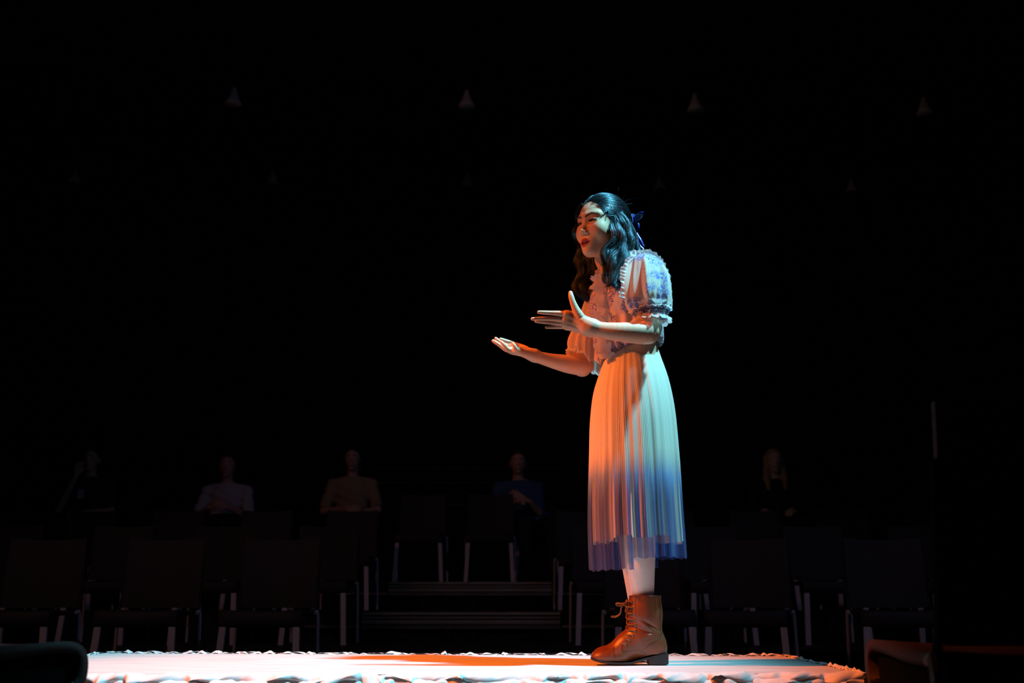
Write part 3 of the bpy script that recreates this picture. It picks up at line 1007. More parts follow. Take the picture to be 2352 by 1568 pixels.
# ruffle over the shoulder and down the back of the sleeve
xy = [(1452, 593, -0.16), (1462, 585, -0.14), (1482, 583, -0.13), (1502, 592, -0.13), (1519, 612, -0.135), (1529, 645, -0.15), (1533, 680, -0.16), (1532, 703, -0.17)]
pp = spline([P(*a) for a in xy], 80)
cc_ = P(1484, 650, -0.14)
ou = pp - cc_; ou[:, 1] *= 0.2
V, Fc = ruffle(pp, ou, np.tile([0.1, -1.0, 0.15], (80, 1)), 0.0150, 0.0050, 0.018, seed=6)
part('sleeve_ruffle', V, Fc, M_ruffle, sleeve)
# cuff ruffles
for (yL, xL, yR, xR, dy, b, wd, am, wl, dirz, dr, sd) in (
        (710, 1453, 705, 1534, -0.180, 0.063, 0.012, 0.0030, 0.015, 0.7, 0.8, 1),
        (710, 1453, 705, 1534, -0.180, 0.063, 0.013, 0.0035, 0.017, -0.9, 0.6, 2),
        (728, 1459, 726, 1531, -0.188, 0.054, 0.020, 0.0055, 0.024, -1.0, 0.40, 3)):
    pth, rad = ring_path(0, yL, xL, yR, xR, dy, b)
    V, Fc = ruffle(pth, rad * dr + np.array([0, 0, dirz]), rad + np.array([0, 0, 0.3]), wd, am, wl, seed=sd, closed=True)
    part('cuff_ruffle', V, Fc, M_ruffle, sleeve)
pth, rad = ring_path(0, 720, 1455, 716, 1533, -0.184, 0.058)
v, f = tube_mesh(np.concatenate([pth, pth[:1]]), 0.0035, 6, False)
part('cuff_band', v, f, M_belt, sleeve)

# far sleeve: loose flared chiffon
fs_rows = [(1378, 628, 1402, 628, 0.125, 0.03), (1361, 655, 1398, 655, 0.11, 0.060), (1346, 692, 1392, 695, 0.11, 0.070), (1330, 738, 1388, 745, 0.12, 0.075),
           (1314, 768, 1390, 785, 0.12, 0.080), (1307, 792, 1390, 818, 0.12, 0.085), (1312, 818, 1386, 846, 0.12, 0.09)]


def fs_disp(TH, T):
    return (0.15 + T) * (0.0105 * np.sin(TH * 6 + 0.9 * T + 0.4) + 0.0060 * np.sin(TH * 11 + 1.2) + 0.0006 * np.sin(TH * 90 + 4 * np.sin(TH * 6)))


V, Fc, TH, T = rings(fs_rows, 420, 80, fs_disp, bottom=lambda a: 0.965 + 0.05 * np.sin(a * 3 - 0.7) + 0.02 * np.sin(a * 11) - 0.05 * (np.cos(a) < -0.6))
fsl = part('sleeve', V, Fc, M_chiffon)
e_ = V[-420:]
rad = e_ - e_.mean(0); rad[:, 2] = 0
rad /= np.linalg.norm(rad, axis=1)[:, None]
V, Fc = ruffle(e_, rad * 0.35 + np.array([0, 0, -1.0]), rad, 0.012, 0.003, 0.012, seed=9, closed=True)
part('cuff_ruffle', V, Fc, M_ruffle, fsl)

# front frill: two columns of folded frill from collar to waist
bvh_v = [Vector(v) for v in (np.array([v.co for v in bodice.data.vertices]) + ROOT)]
bvh = BVHTree.FromPolygons(bvh_v, [tuple(p_.vertices) for p_ in bodice.data.polygons])
CAM = Vector((0, 0, EYE))


def hit(px, py, tree, off=0.0, default_dy=0.0):
    q_ = Vector(P(px, py, 0.0)); d = (q_ - CAM).normalized()
    h_ = tree.ray_cast(CAM, d)
    if h_[0] is None:
        return P(px, py, default_dy)
    return np.array(h_[0] - d * off)


for k, (xs, sgn, wd, sd) in enumerate((((1386, 1384, 1384, 1384, 1386, 1388), -1, 0.022, 3), ((1386, 1386, 1386, 1386, 1388, 1390), 1, 0.021, 4), ((1390, 1390, 1390, 1388, 1389, 1391), -1, 0.012, 5))):
    ys = (638, 670, 705, 745, 785, 822)
    base = np.array([hit(x, y, bvh, 0.015 + 0.004 * k, -0.06) for x, y in zip(xs, ys)])
    pp = spline(base, 90)
    pp[:, 2] += 0.0
    pp += np.array([1.0, -0.3, 0]) * (0.004 * np.sin(np.linspace(0, 34, 90)))[:, None]
    ou = np.tile([sgn * 1.0, -0.35 * (sgn < 0) - 0.25, -0.25], (90, 1))
    V, Fc = ruffle(pp, ou, np.tile([-0.25, -0.75, 0.75], (90, 1)), wd * 1.25, 0.0085, 0.036, rows=8, seed=sd, curl=0.3)
    part('front_frill', V, Fc, M_ruffle)
# collar frill
cb = toW((0, 0.012, -0.128))
th = np.linspace(0, 2 * np.pi, 120, endpoint=False)
rad = np.stack([np.cos(th), np.sin(th), 0 * th], 1)
cpos = P(1410, 642, 0.0)
pth = cpos + rad * np.array([0.062, 0.062, 0]) + np.array([0, 0, 1]) * (0.012 * np.cos(th))[:, None]
V, Fc = ruffle(pth, rad * 0.5 + np.array([0, 0, 1.0]), rad, 0.020, 0.005, 0.016, seed=12, closed=True)
part('collar_frill', V, Fc, M_ruffle)
V, Fc = ruffle(pth, rad * 0.8 + np.array([0, 0, -1.0]), rad, 0.020, 0.005, 0.018, seed=13, closed=True)
part('collar_frill', V, Fc, M_ruffle)
# ------------------------------------------------------------------ hair
def strands(paths, r0, nseg_sides=3):
    """paths: (S, n, 3) -> one mesh of thin tapering strands"""
    S, n, _ = paths.shape
    t = np.gradient(paths, axis=1)
    t /= np.linalg.norm(t, axis=2, keepdims=True) + 1e-9
    ref = np.array([0.3, -0.8, 0.5])
    u = np.cross(t, ref); u /= np.linalg.norm(u, axis=2, keepdims=True) + 1e-9
    w_ = np.cross(t, u)
    taper = np.interp(np.linspace(0, 1, n), [0, 0.1, 0.75, 1], [0.7, 1, 0.9, 0.15])[None, :, None]
    r = (r0 * (0.7 + 0.6 * rng.random((S, 1, 1)))) * taper
    vs = [paths + r * (math.cos(a) * u + math.sin(a) * w_) for a in np.linspace(0, 2 * math.pi, nseg_sides, endpoint=False)]
    V = np.stack(vs, 2).reshape(-1, 3)                 # S, n, k
    k = nseg_sides
    i, j, m = np.meshgrid(np.arange(S), np.arange(n - 1), np.arange(k), indexing='ij')
    a = (i * n + j) * k + m; b = (i * n + j) * k + (m + 1) % k
    F_ = np.stack([a, b, b + k, a + k], -1).reshape(-1, 4)
    return V, F_


def lock(guide, n_str, wave=0.004, wl=0.07, turns=1.0, seed=0, npt=26):
    """guide: (px, py, dy, radius px). Bundle of strands round the guide."""
    r_ = np.random.default_rng(seed)
    g = np.array([np.concatenate([P(*q_[:3]), [RP(q_[3], P(*q_[:3]))]]) for q_ in guide])
    g = spline(g, npt)
    c, rad = g[:, :3], np.maximum(g[:, 3], 0.0008)
    s_ = np.concatenate([[0], np.cumsum(np.linalg.norm(np.diff(c, axis=0), axis=1))])
    t = np.gradient(c, axis=0); t /= np.linalg.norm(t, axis=1)[:, None]
    u = np.cross(t, [0, 1.0, 0.1]); u /= np.linalg.norm(u, axis=1)[:, None]
    w_ = np.cross(t, u)
    ph0 = r_.random() * 6.28
    cw = c + u * (wave * np.sin(s_ / wl * 6.28 + ph0) * np.minimum(s_ / 0.08, 1))[:, None] + w_ * (wave * 0.7 * np.cos(s_ / wl * 6.28 + ph0) * np.minimum(s_ / 0.08, 1))[:, None]
    rr = np.sqrt(r_.random(n_str)) ; th = r_.random(n_str) * 6.28
    tw = turns * np.linspace(0, 1, npt)[None] * 3.0 + th[:, None]
    kn = np.cumsum(r_.normal(size=(n_str, 5, 3)), axis=1) * 0.0016
    ki = np.linspace(0, 3.999, npt); k0 = ki.astype(int); kf = (ki - k0)[None, :, None]; kf = kf * kf * (3 - 2 * kf)
    jit = kn[:, k0] * (1 - kf) + kn[:, k0 + 1] * kf
    paths = cw[None] + (rr[:, None] * rad[None] * np.cos(tw))[..., None] * u[None] + (rr[:, None] * rad[None] * np.sin(tw))[..., None] * w_[None] + jit
    # uneven lengths
    L = 0.82 + 0.18 * r_.random(n_str)
    idx = np.linspace(0, 1, npt)[None] * L[:, None] * (npt - 1)
    i0 = np.clip(idx.astype(int), 0, npt - 2); fr = (idx - i0)[..., None]
    ar = np.arange(n_str)[:, None]
    paths = paths[ar, i0] * (1 - fr) + paths[ar, i0 + 1] * fr
    base = tube_mesh(cw[:-2], rad[:-2] * 0.80, 8)
    return paths, base


LK = [
    # near side: from the temple back over the ear, then down in loose curls
    [(1386, 474, -0.045, 2), (1396, 490, -0.060, 5), (1405, 510, -0.068, 8), (1409, 533, -0.076, 10), (1404, 558, -0.088, 10), (1393, 578, -0.106, 8), (1386, 600, -0.118, 6), (1396, 626, -0.126, 5), (1410, 648, -0.132, 3)],
    [(1394, 476, -0.050, 2), (1410, 498, -0.066, 6), (1423, 525, -0.078, 9), (1426, 550, -0.084, 11), (1414, 578, -0.10, 12), (1402, 600, -0.118, 12), (1402, 628, -0.130, 10), (1414, 652, -0.14, 6), (1426, 662, -0.145, 2)],
    [(1408, 480, -0.050, 3), (1424, 505, -0.070, 7), (1434, 540, -0.078, 10), (1430, 575, -0.09, 12), (1420, 605, -0.112, 13), (1412, 635, -0.130, 11), (1402, 652, -0.14, 6), (1390, 660, -0.14, 2)],
    [(1424, 490, -0.055, 5), (1438, 515, -0.06, 9), (1444, 550, -0.07, 10), (1438, 585, -0.085, 11), (1430, 612, -0.105, 10), (1424, 640, -0.12, 8), (1422, 660, -0.13, 3)],
    [(1412, 545, -0.105, 5), (1398, 562, -0.115, 6), (1387, 582, -0.122, 6), (1388, 604, -0.126, 5), (1400, 616, -0.13, 4), (1408, 610, -0.13, 2)],
    [(1440, 505, -0.02, 6), (1448, 535, -0.02, 9), (1446, 570, -0.03, 11), (1440, 600, -0.04, 12), (1436, 625, -0.05, 10), (1430, 650, -0.06, 5)],
    [(1436, 520, 0.02, 8), (1452, 545, 0.01, 8), (1460, 562, 0.0, 7), (1468, 574, 0.0, 5), (1480, 584, 0.0, 2)],
    [(1430, 540, 0.03, 12), (1440, 575, 0.03, 12), (1446, 600, 0.03, 9), (1448, 622, 0.03, 5)],
    # thin pieces at the collar
    [(1398, 590, -0.11, 5), (1396, 620, -0.12, 5), (1388, 642, -0.125, 4), (1392, 655, -0.13, 2)],
    # far side, hanging behind the jaw
    [(1338, 468, 0.03, 4), (1326, 492, 0.06, 4), (1323, 520, 0.08, 4), (1326, 560, 0.09, 6), (1334, 600, 0.09, 12), (1330, 640, 0.085, 12), (1326, 670, 0.08, 9), (1334, 690, 0.08, 4)],
    [(1352, 560, 0.10, 14), (1356, 600, 0.09, 16), (1350, 640, 0.085, 16), (1342, 675, 0.08, 12), (1350, 700, 0.08, 5)],
    [(1376, 580, 0.08, 16), (1374, 615, 0.07, 16), (1364, 645, 0.07, 13), (1356, 670, 0.07, 7)],
]
NS = [260, 420, 430, 330, 120, 330, 150, 240, 80, 150, 240, 160]
allp, bases = [], []
for i, (g_, n_) in enumerate(zip(LK, NS)):
    p_, b_ = lock(g_, n_, wave=0.0055 if i < 9 else 0.009, wl=0.10 + 0.02 * (i % 3), turns=0.8 + 0.5 * (i % 2), seed=50 + i)
    allp.append(p_); bases.append(b_)
# strands combed over the crown, from the hairline to the gathered tail
cen = np.array([0, 0.008, 0.035]); rad3 = np.array([0.0760, 0.0975, 0.0935])
tail = np.array([0.012, 0.104, 0.030])


def on_scalp(d, k=1.0):
    d = d / np.linalg.norm(d, axis=-1, keepdims=True)
    return cen + d * rad3 * np.asarray(k)[..., None]


NC = 2200
hl_pts = spline([(0.066, -0.030, -0.012), (0.066, -0.048, 0.022), (0.055, -0.062, 0.055), (0.030, -0.072, 0.078), (0.0, -0.070, 0.086), (-0.030, -0.070, 0.076), (-0.058, -0.056, 0.050), (-0.068, -0.036, 0.010)], 200)
ii = (rng.random(NC) * 199).astype(int); hl_j = hl_pts[ii] + rng.normal(size=(NC, 3)) * 0.0035
back = rng.random(NC) ** 1.3 * 0.75
st_d = (hl_j - cen) / rad3
tl = np.tile((tail - cen) / rad3, (NC, 1)) + rng.normal(size=(NC, 3)) * 0.12
tl[:, 2] -= 0.55 * (np.abs(hl_pts[ii][:, 0]) / 0.066) * rng.random(NC)
st_d = st_d * (1 - back[:, None]) + tl * back[:, None] * 0.9 + np.array([0, 0, 0.5]) * (back * (1 - back) * 2)[:, None]
tt = np.linspace(0, 1, 22)
A = st_d / np.linalg.norm(st_d, axis=1)[:, None]; B_ = tl / np.linalg.norm(tl, axis=1)[:, None]
om = np.arccos(np.clip((A * B_).sum(1), -0.99, 0.99))[:, None]
sl_ = (np.sin((1 - tt) * om)[..., None] * A[:, None] + np.sin(tt * om)[..., None] * B_[:, None]) / np.sin(om)[..., None]
lift = 1.0 + 0.03 * np.sin(np.pi * tt)[None] * (0.4 + rng.random((NC, 1))) + 0.012 * rng.random((NC, 1))
cp = on_scalp(sl_, lift)
cp += 0.00018 * np.cumsum(rng.normal(size=cp.shape), axis=1)
capW = toW(cp.reshape(-1, 3)).reshape(cp.shape)
# loose flyaways
NF = 26
fd = rng.normal(size=(NF, 3)); fd[:, 2] = np.abs(fd[:, 2]) * 0.8; fd[:, 1] = np.abs(fd[:, 1]) * 0.9 - 0.25; fd[:, 0] *= 0.7
f0 = on_scalp(fd, np.full(NF, 1.03))
g2 = np.stack([f0, f0 + rng.normal(size=(NF, 3)) * 0.012 + (f0 - cen) * 0.10 + np.array([0, 0.012, 0]),
               f0 + rng.normal(size=(NF, 3)) * 0.020 + (f0 - cen) * 0.16 + np.array([0, 0.03, -0.004])], 1)
fly = np.stack([spline(q_, 12) for q_ in g2])
flyW = toW(fly.reshape(-1, 3)).reshape(fly.shape)
v1, f1 = strands(np.concatenate(allp), 0.00036)
v2, f2 = strands(capW, 0.00042)
v3, f3 = strands(flyW, 0.00012)
V, Fc = join([(v1, f1), (v2, f2), (v3, f3)])
hair = part('hair', V, Fc, M_hair)
# close-lying hair under the strands
hb = Body()
hb.ell(cen, rad3 * 0.995, 0.01)


def hb_cut(Fd, X, Y, Z):
    # keep only behind the hairline: a plane leaning back from the forehead to below the ear
    pl = (-(Y + 0.062) * 1.0 + (Z - 0.078) * -0.42) 
    pl = np.where(Z > -0.02, -(Y + 0.070) + (0.082 - Z) * -0.40 * -1, -(Y + 0.029) )
    h1 = (0.082 - Z) * 0.42 - 0.070           # y of the hairline at this height
    h1 = h1 + 0.006
    return np.maximum(np.maximum(Fd, h1 - Y - 0.0 + 0 * X), -0.075 - Z)


V, Fc = hb.mesh((-0.1, -0.12, -0.1), (0.1, 0.13, 0.16), 0.0025, 0, hb_cut)
bs = [(toW(V), [tuple(map(int, f)) for f in Fc])]
mb = MB()
for v, f in bs + bases:
    mb.add(v, f)
part('hair_underlayer', mb.v, mb.f, M_hair_base, hair)

# bow at the back of the head
def ribbon(pts, widths, wdir, mat, name, parent, thick=0.0012):
    pts = spline([np.asarray(p_, float) for p_ in pts], 24)
    w_ = np.interp(np.linspace(0, 1, 24), np.linspace(0, 1, len(widths)), widths)
    wdir = np.asarray(wdir, float); wdir = wdir / np.linalg.norm(wdir)
    cols = []
    for v in np.linspace(-1, 1, 5):
        cols.append(pts + wdir * (w_ * v)[:, None] + np.array([0, -1, 0]) * (0.004 * (1 - v * v)))
    V = np.stack(cols, 1).reshape(-1, 3)
    F_ = grid_faces(5, 24)
    V2 = V + np.array([0, thick, 0])
    return part(name, np.concatenate([V, V2]), np.concatenate([F_, F_[:, ::-1] + len(V)]), mat, parent)


bow = part('hair_bow', *uvs(P(1456, 517, 0.03), (0.008, 0.012, 0.012)), M_bow)
ribbon([P(1456, 515, 0.03), P(1462, 502, 0.015), P(1472, 492, 0.0), P(1480, 487, -0.005)], [0.003, 0.013, 0.011, 0.001], (0.45, 0.2, -0.8), M_bow, 'bow_loop', bow)
ribbon([P(1456, 518, 0.03), P(1465, 512, 0.02), P(1467, 522, 0.015), P(1464, 530, 0.02)], [0.003, 0.005, 0.005, 0.003], (1.0, 0.4, 0.1), M_bow, 'bow_loop', bow)
ribbon([P(1458, 522, 0.03), P(1463, 536, 0.02), P(1471, 550, 0.01), P(1479, 566, 0.005)], [0.003, 0.005, 0.006, 0.005], (1.0, 0.4, 0.5), M_bow, 'bow_tail', bow)
ribbon([P(1457, 522, 0.03), P(1460, 540, 0.03), P(1468, 562, 0.02), P(1478, 573, 0.015)], [0.003, 0.005, 0.007, 0.007], (0.6, 0.4, 1.0), M_bow, 'bow_tail', bow)
ribbon([P(1453, 515, 0.035), P(1450, 500, 0.06), P(1452, 492, 0.075), P(1458, 500, 0.06)], [0.003, 0.010, 0.010, 0.004], (1.0, 0.5, 0.3), M_bow, 'bow_loop', bow)
# hair clip, seen edge on as a small bright V
htree = BVHTree.FromPolygons([Vector(v) for v in toW(cp[:, :, :].reshape(-1, 3))[:3]], [(0, 1, 2)])
c1, c2, c3 = (P(1391, 475, -0.094), P(1405, 469.5, -0.088), P(1404.5, 477.5, -0.094))
v1_, f1_ = tube_mesh([c1, (c1 + c2) / 2, c2], 0.0014, 6)
v2_, f2_ = tube_mesh([c2, (c2 + c3) / 2, c3], 0.0015, 6)
mbc = MB(); mbc.add(v1_, f1_); mbc.add(v2_, f2_)
part('hair_clip', mbc.v, mbc.f, M_silver)

# ------------------------------------------------------------------ boots
def make_boot():
    DY = -0.055
    b = Body()
    # (shaft, heel, instep, toes)
    b.cap(P(1481.5, 1350, DY), P(1482, 1410, DY), RP(36.5, P(1480, 1400, DY)), RP(37, P(1480, 1400, DY)), 0.01, flat=(0, 1, 0, 0.97))
    b.cap(P(1482, 1410, DY), P(1487, 1462, DY), RP(37.5, P(1480, 1400, DY)), RP(34, P(1480, 1460, DY)), 0.015, flat=(0, 1, 0, 0.9))
    b.ell(P(1503, 1486, DY), (0.040, 0.033, 0.045), 0.02)
    b.cap(P(1490, 1480, DY), P(1440, 1488, DY), RP(30, P(1480, 1480, DY)), RP(26, P(1440, 1480, DY)), 0.02, flat=(0, 1, 0, 0.9))
    b.cap(P(1462, 1462, DY), P(1414, 1494, DY), RP(25, P(1480, 1480, DY)), RP(15, P(1440, 1480, DY)), 0.03, flat=(0, 1, 0, 1.1))
    b.ell(P(1410, 1507, DY), (0.052, 0.043, 0.028), 0.02)
    b.ell(P(1382, 1509, DY), (0.034, 0.037, 0.0215), 0.02)
    top = P(1480, 1367, DY)[2]

    def cut(Fd, X, Y, Z):
        px = 1176 + F_PX * X / (3.39 * CT + (Z - EYE) * ST)
        # leather folds at the ankle
        zz_ = 784 - F_PX * (((Z - EYE) * CT - 3.39 * ST) / (3.39 * CT + (Z - EYE) * ST))
        def crease(x0, y0, x1, y1, w_, a_):
            L2 = (x1 - x0) ** 2 + (y1 - y0) ** 2
            t = np.clip(((px - x0) * (x1 - x0) + (zz_ - y0) * (y1 - y0)) / L2, 0, 1)
            d = np.sqrt((px - x0 - t * (x1 - x0)) ** 2 + (zz_ - y0 - t * (y1 - y0)) ** 2)
            return a_ * np.exp(-(d / w_) ** 2) * np.sin(np.pi * (0.12 + 0.88 * t))
        Fd = Fd + crease(1476, 1425, 1518, 1450, 3.2, 0.0032) - crease(1468, 1428, 1512, 1458, 4, 0.0026) + crease(1458, 1440, 1512, 1460, 3, 0.0022)
        Fd = Fd - crease(1470, 1463, 1516, 1452, 4.5, 0.0024) + crease(1482, 1480, 1518, 1456, 2.2, 0.0016)
        sole = P(1440, 1517, DY)[2]
        s_up = sole + 0.020 * sstep(px, 1448, 1500) + 0.012 * (1 - sstep(px, 1352, 1385))
        Fd = np.maximum(Fd, s_up - Z)
        return np.maximum(Fd, Z - top)
    lo, hi = bounds(b, 0.006)
    V, Fc = b.mesh(lo, hi, 0.0016, 0, cut)
    px = 1176 + F_PX * V[:, 0] / (V[:, 1] * CT + (V[:, 2] - EYE) * ST)
    pyy = 784 - F_PX * (((V[:, 2] - EYE) * CT - V[:, 1] * ST) / (V[:, 1] * CT + (V[:, 2] - EYE) * ST))
    C = np.tile([0.21, 0.060, 0.022], (len(V), 1))
    def line(pts, wd):
        p_ = spline(np.array(pts, float), 60)
        d = np.full(len(V), 1e9)
        for a, c in zip(p_[:-1], p_[1:]):
            e = c - a; L2 = e @ e
            t = np.clip(((px - a[0]) * e[0] + (pyy - a[1]) * e[1]) / L2, 0, 1)
            d = np.minimum(d, np.hypot(px - a[0] - t * e[0], pyy - a[1] - t * e[1]))
        return 1 - sstep(d, wd * 0.5, wd)
    m = line([(1408, 1488), (1410, 1500), (1412, 1516)], 1.3)
    m = np.maximum(m, line([(1431, 1497), (1450, 1494), (1466, 1493), (1476, 1496), (1486, 1502)], 1.2))
    m = np.maximum(m, line([(1431, 1497), (1428, 1489), (1430, 1480)], 1.0))
    m = np.maximum(m, line([(1478, 1492), (1496, 1480), (1516, 1462), (1520, 1452)], 1.1))
    m = np.maximum(m, line([(1459, 1372), (1460, 1410), (1462, 1440), (1462, 1452)], 1.0))
    m = np.maximum(m, line([(1516, 1372), (1516, 1410), (1517, 1448)], 1.0))
    C = C * (1 - 0.75 * m[:, None])
    t_ = (1 - sstep(pyy, 1366, 1370))[:, None]
    root = part('boot', V, Fc, M_leather, col=C * (1 - 0.5 * t_))
    tree = BVHTree.FromPolygons([Vector(v) for v in V], [tuple(map(int, f)) for f in Fc])
    # sole and heel
    st = [(1357, 1509, 1513, 0.012), (1359, 1509.5, 1515, 0.020), (1366, 1512, 1517.5, 0.030), (1380, 1516, 1521, 0.038), (1400, 1518.5, 1523.5, 0.043), (1425, 1519.5, 1524, 0.043),
          (1448, 1518.5, 1523.5, 0.039), (1460, 1515, 1521, 0.035), (1475, 1510.5, 1516.5, 0.032), (1487, 1507.5, 1514, 0.032), (1488, 1507, 1524.3, 0.032), (1500, 1504, 1524.3, 0.035),
          (1520, 1501, 1524.3, 0.034), (1531, 1500, 1524.3, 0.026), (1534, 1500, 1524.3, 0.016)]
    vs, fs = [], []
    for i, (x, y0, y1, hw) in enumerate(st):
        for (yy, kx) in ((y0, 1.0), (y1, 0.96)):
            c = P(x, yy, DY)
            for s in (-1, 1):
                vs.append(c + np.array([0, s * hw * kx, 0]))
    vs = np.array(vs)
    vs[:, 2] = np.where(np.arange(len(vs)) % 4 >= 2, np.maximum(vs[:, 2], STAGE_Z + 0.0005), vs[:, 2])
    # correct height of each station to the boot plane
    for i in range(len(st)):
        for k in range(4):
            vs[i * 4 + k][2] = max(P(st[i][0], st[i][1] if k < 2 else st[i][2], DY)[2], STAGE_Z + 0.0005)
    n = len(st)
    for i in range(n - 1):
        a = i * 4; c = a + 4
        fs += [(a, a + 1, c + 1, c), (a + 2, c + 2, c + 3, a + 3), (a, c, c + 2, a + 2), (a + 1, a + 3, c + 3, c + 1)]
    fs += [(0, 2, 3, 1), (4 * n - 4, 4 * n - 3, 4 * n - 1, 4 * n - 2)]
    part('sole', vs, fs, M_sole, root, smooth=False)
    # eyelets and laces
    ey = [(1454.3, 1380.8), (1455.0, 1394.8), (1456.2, 1408.9), (1458.5, 1422.5), (1459.2, 1435.4), (1458.5, 1448.4), (1453.3, 1458.2), (1444.4, 1469.2), (1435.7, 1479.3)]
    fr = [(1441, 1380), (1440, 1393), (1441, 1407), (1443, 1421), (1444, 1434), (1441, 1447), (1434, 1458), (1427, 1468), (1422, 1477)]
    th = np.linspace(0, 2 * np.pi, 13)
    for (x, y) in ey:
        c = hit(x, y, tree, 0.0008, DY - 0.03)
        h_ = tree.find_nearest(Vector(c))
        nrm = np.array(h_[1]); nrm = nrm / np.linalg.norm(nrm)
        u = np.cross(nrm, [0, 0, 1.0]); u /= np.linalg.norm(u); w_ = np.cross(nrm, u)
        v, f = tube_mesh([c + 0.0031 * (math.cos(a) * u + math.sin(a) * w_) for a in th], 0.0008, 6, False)
        e_ = part('eyelet', v, f, M_brass, root)
        v, f = uvs(c + nrm * -0.0002, 0.0022, 10, 6)
        part('eyelet_hole', v, f, M_sole, root)
    mbl = MB()
    far = []
    for i in range(9):
        a = hit(*ey[i], tree, 0.002, DY - 0.03); c = P(fr[i][0], fr[i][1], DY - 0.008)
        c[0] -= 0.002
        c2 = P(fr[i][0] + 3, fr[i][1] - 1, DY + 0.024)
        mid = (a + c) / 2 + np.array([-0.004, -0.006, 0.001])
        mbl.tube(spline([a, mid, c, c2], 12), 0.0022, 6)
        far.append(c2)
        if i < 8:       # criss-cross down the front
            d = P(fr[i + 1][0], fr[i + 1][1], DY - 0.012) + np.array([-0.003, 0, 0])
            mbl.tube(spline([c2, (c2 + d) / 2 + np.array([-0.005, 0, 0]), d, hit(*ey[i + 1], tree, 0.003, DY - 0.03)], 12), 0.0021, 6)
    part('shoelace', mbl.v, mbl.f, M_lace, root)
    mbl = MB()
    bx = lambda pts: mbl.tube(spline([P(*q_) for q_ in pts], 26), 0.0022, 6)
    bx([(1444, 1380, DY - 0.01), (1436, 1384, DY - 0.03), (1426, 1386, DY - 0.03), (1416, 1385, DY - 0.02), (1417, 1390, DY - 0.015), (1428, 1391, DY - 0.01), (1441, 1386, DY - 0.01)])
    bx([(1443, 1384, DY - 0.01), (1432, 1389, DY - 0.02), (1427, 1396, DY - 0.025), (1425, 1408, DY - 0.02), (1418, 1415, DY - 0.015), (1410, 1417, DY - 0.01), (1403, 1416, DY - 0.01)])
    bx([(1440, 1376, DY - 0.01), (1437, 1385, DY - 0.01), (1441, 1395, DY - 0.02), (1440, 1404, DY - 0.01)])
    part('lace_bow', mbl.v, mbl.f, M_lace, root)
    return root


boot = make_boot()
b2 = boot.copy(); COL.objects.link(b2); b2.parent = person
b2.location = (0.016, 0.150, 0.0)
for ch in list(boot.children):
    c_ = ch.copy(); COL.objects.link(c_); c_.parent = b2
# ================================================================== the seating behind
M_chair = material('dark_chair_fabric', (0.024, 0.022, 0.024), 0.75, bump=(300, 0.2))
M_chair_red = material('dark_red_seat', (0.050, 0.022, 0.022), 0.7, bump=(300, 0.2))
M_leg = material('grey_metal_leg', (0.62, 0.58, 0.62), 0.5)
M_alu = material('brushed_aluminium', (0.42, 0.38, 0.38), 0.30, metal=0.9, bump=(8, 0.12, (1, 60, 60)))
M_riser = material('black_riser', (0.010, 0.010, 0.011), 0.8, bump=(20, 0.2))


def curved_panel(fn, nu, nv, thick, nrm):
    """fn(u, v) -> point; gives a closed panel of the given thickness along nrm(u, v)."""
    A, B = [], []
    for j in range(nv):
        for i in range(nu):
            u, v = i / (nu - 1), j / (nv - 1)
            p = np.array(fn(u, v)); n = np.array(nrm(u, v))
            A.append(p + n * thick / 2); B.append(p - n * thick / 2)
    N = nu * nv
    F_ = [tuple(q) for q in grid_faces(nu, nv)] + [tuple(reversed([a + N for a in q])) for q in grid_faces(nu, nv)]
    rim = [i for i in range(nu)] + [j * nu + nu - 1 for j in range(1, nv)] + [(nv - 1) * nu + i for i in range(nu - 2, -1, -1)] + [j * nu for j in range(nv - 2, 0, -1)]
    for a, c in zip(rim, rim[1:] + rim[:1]):
        F_.append((c, a, a + N, c + N))
    return A + B, F_


CH_LABELS = {}


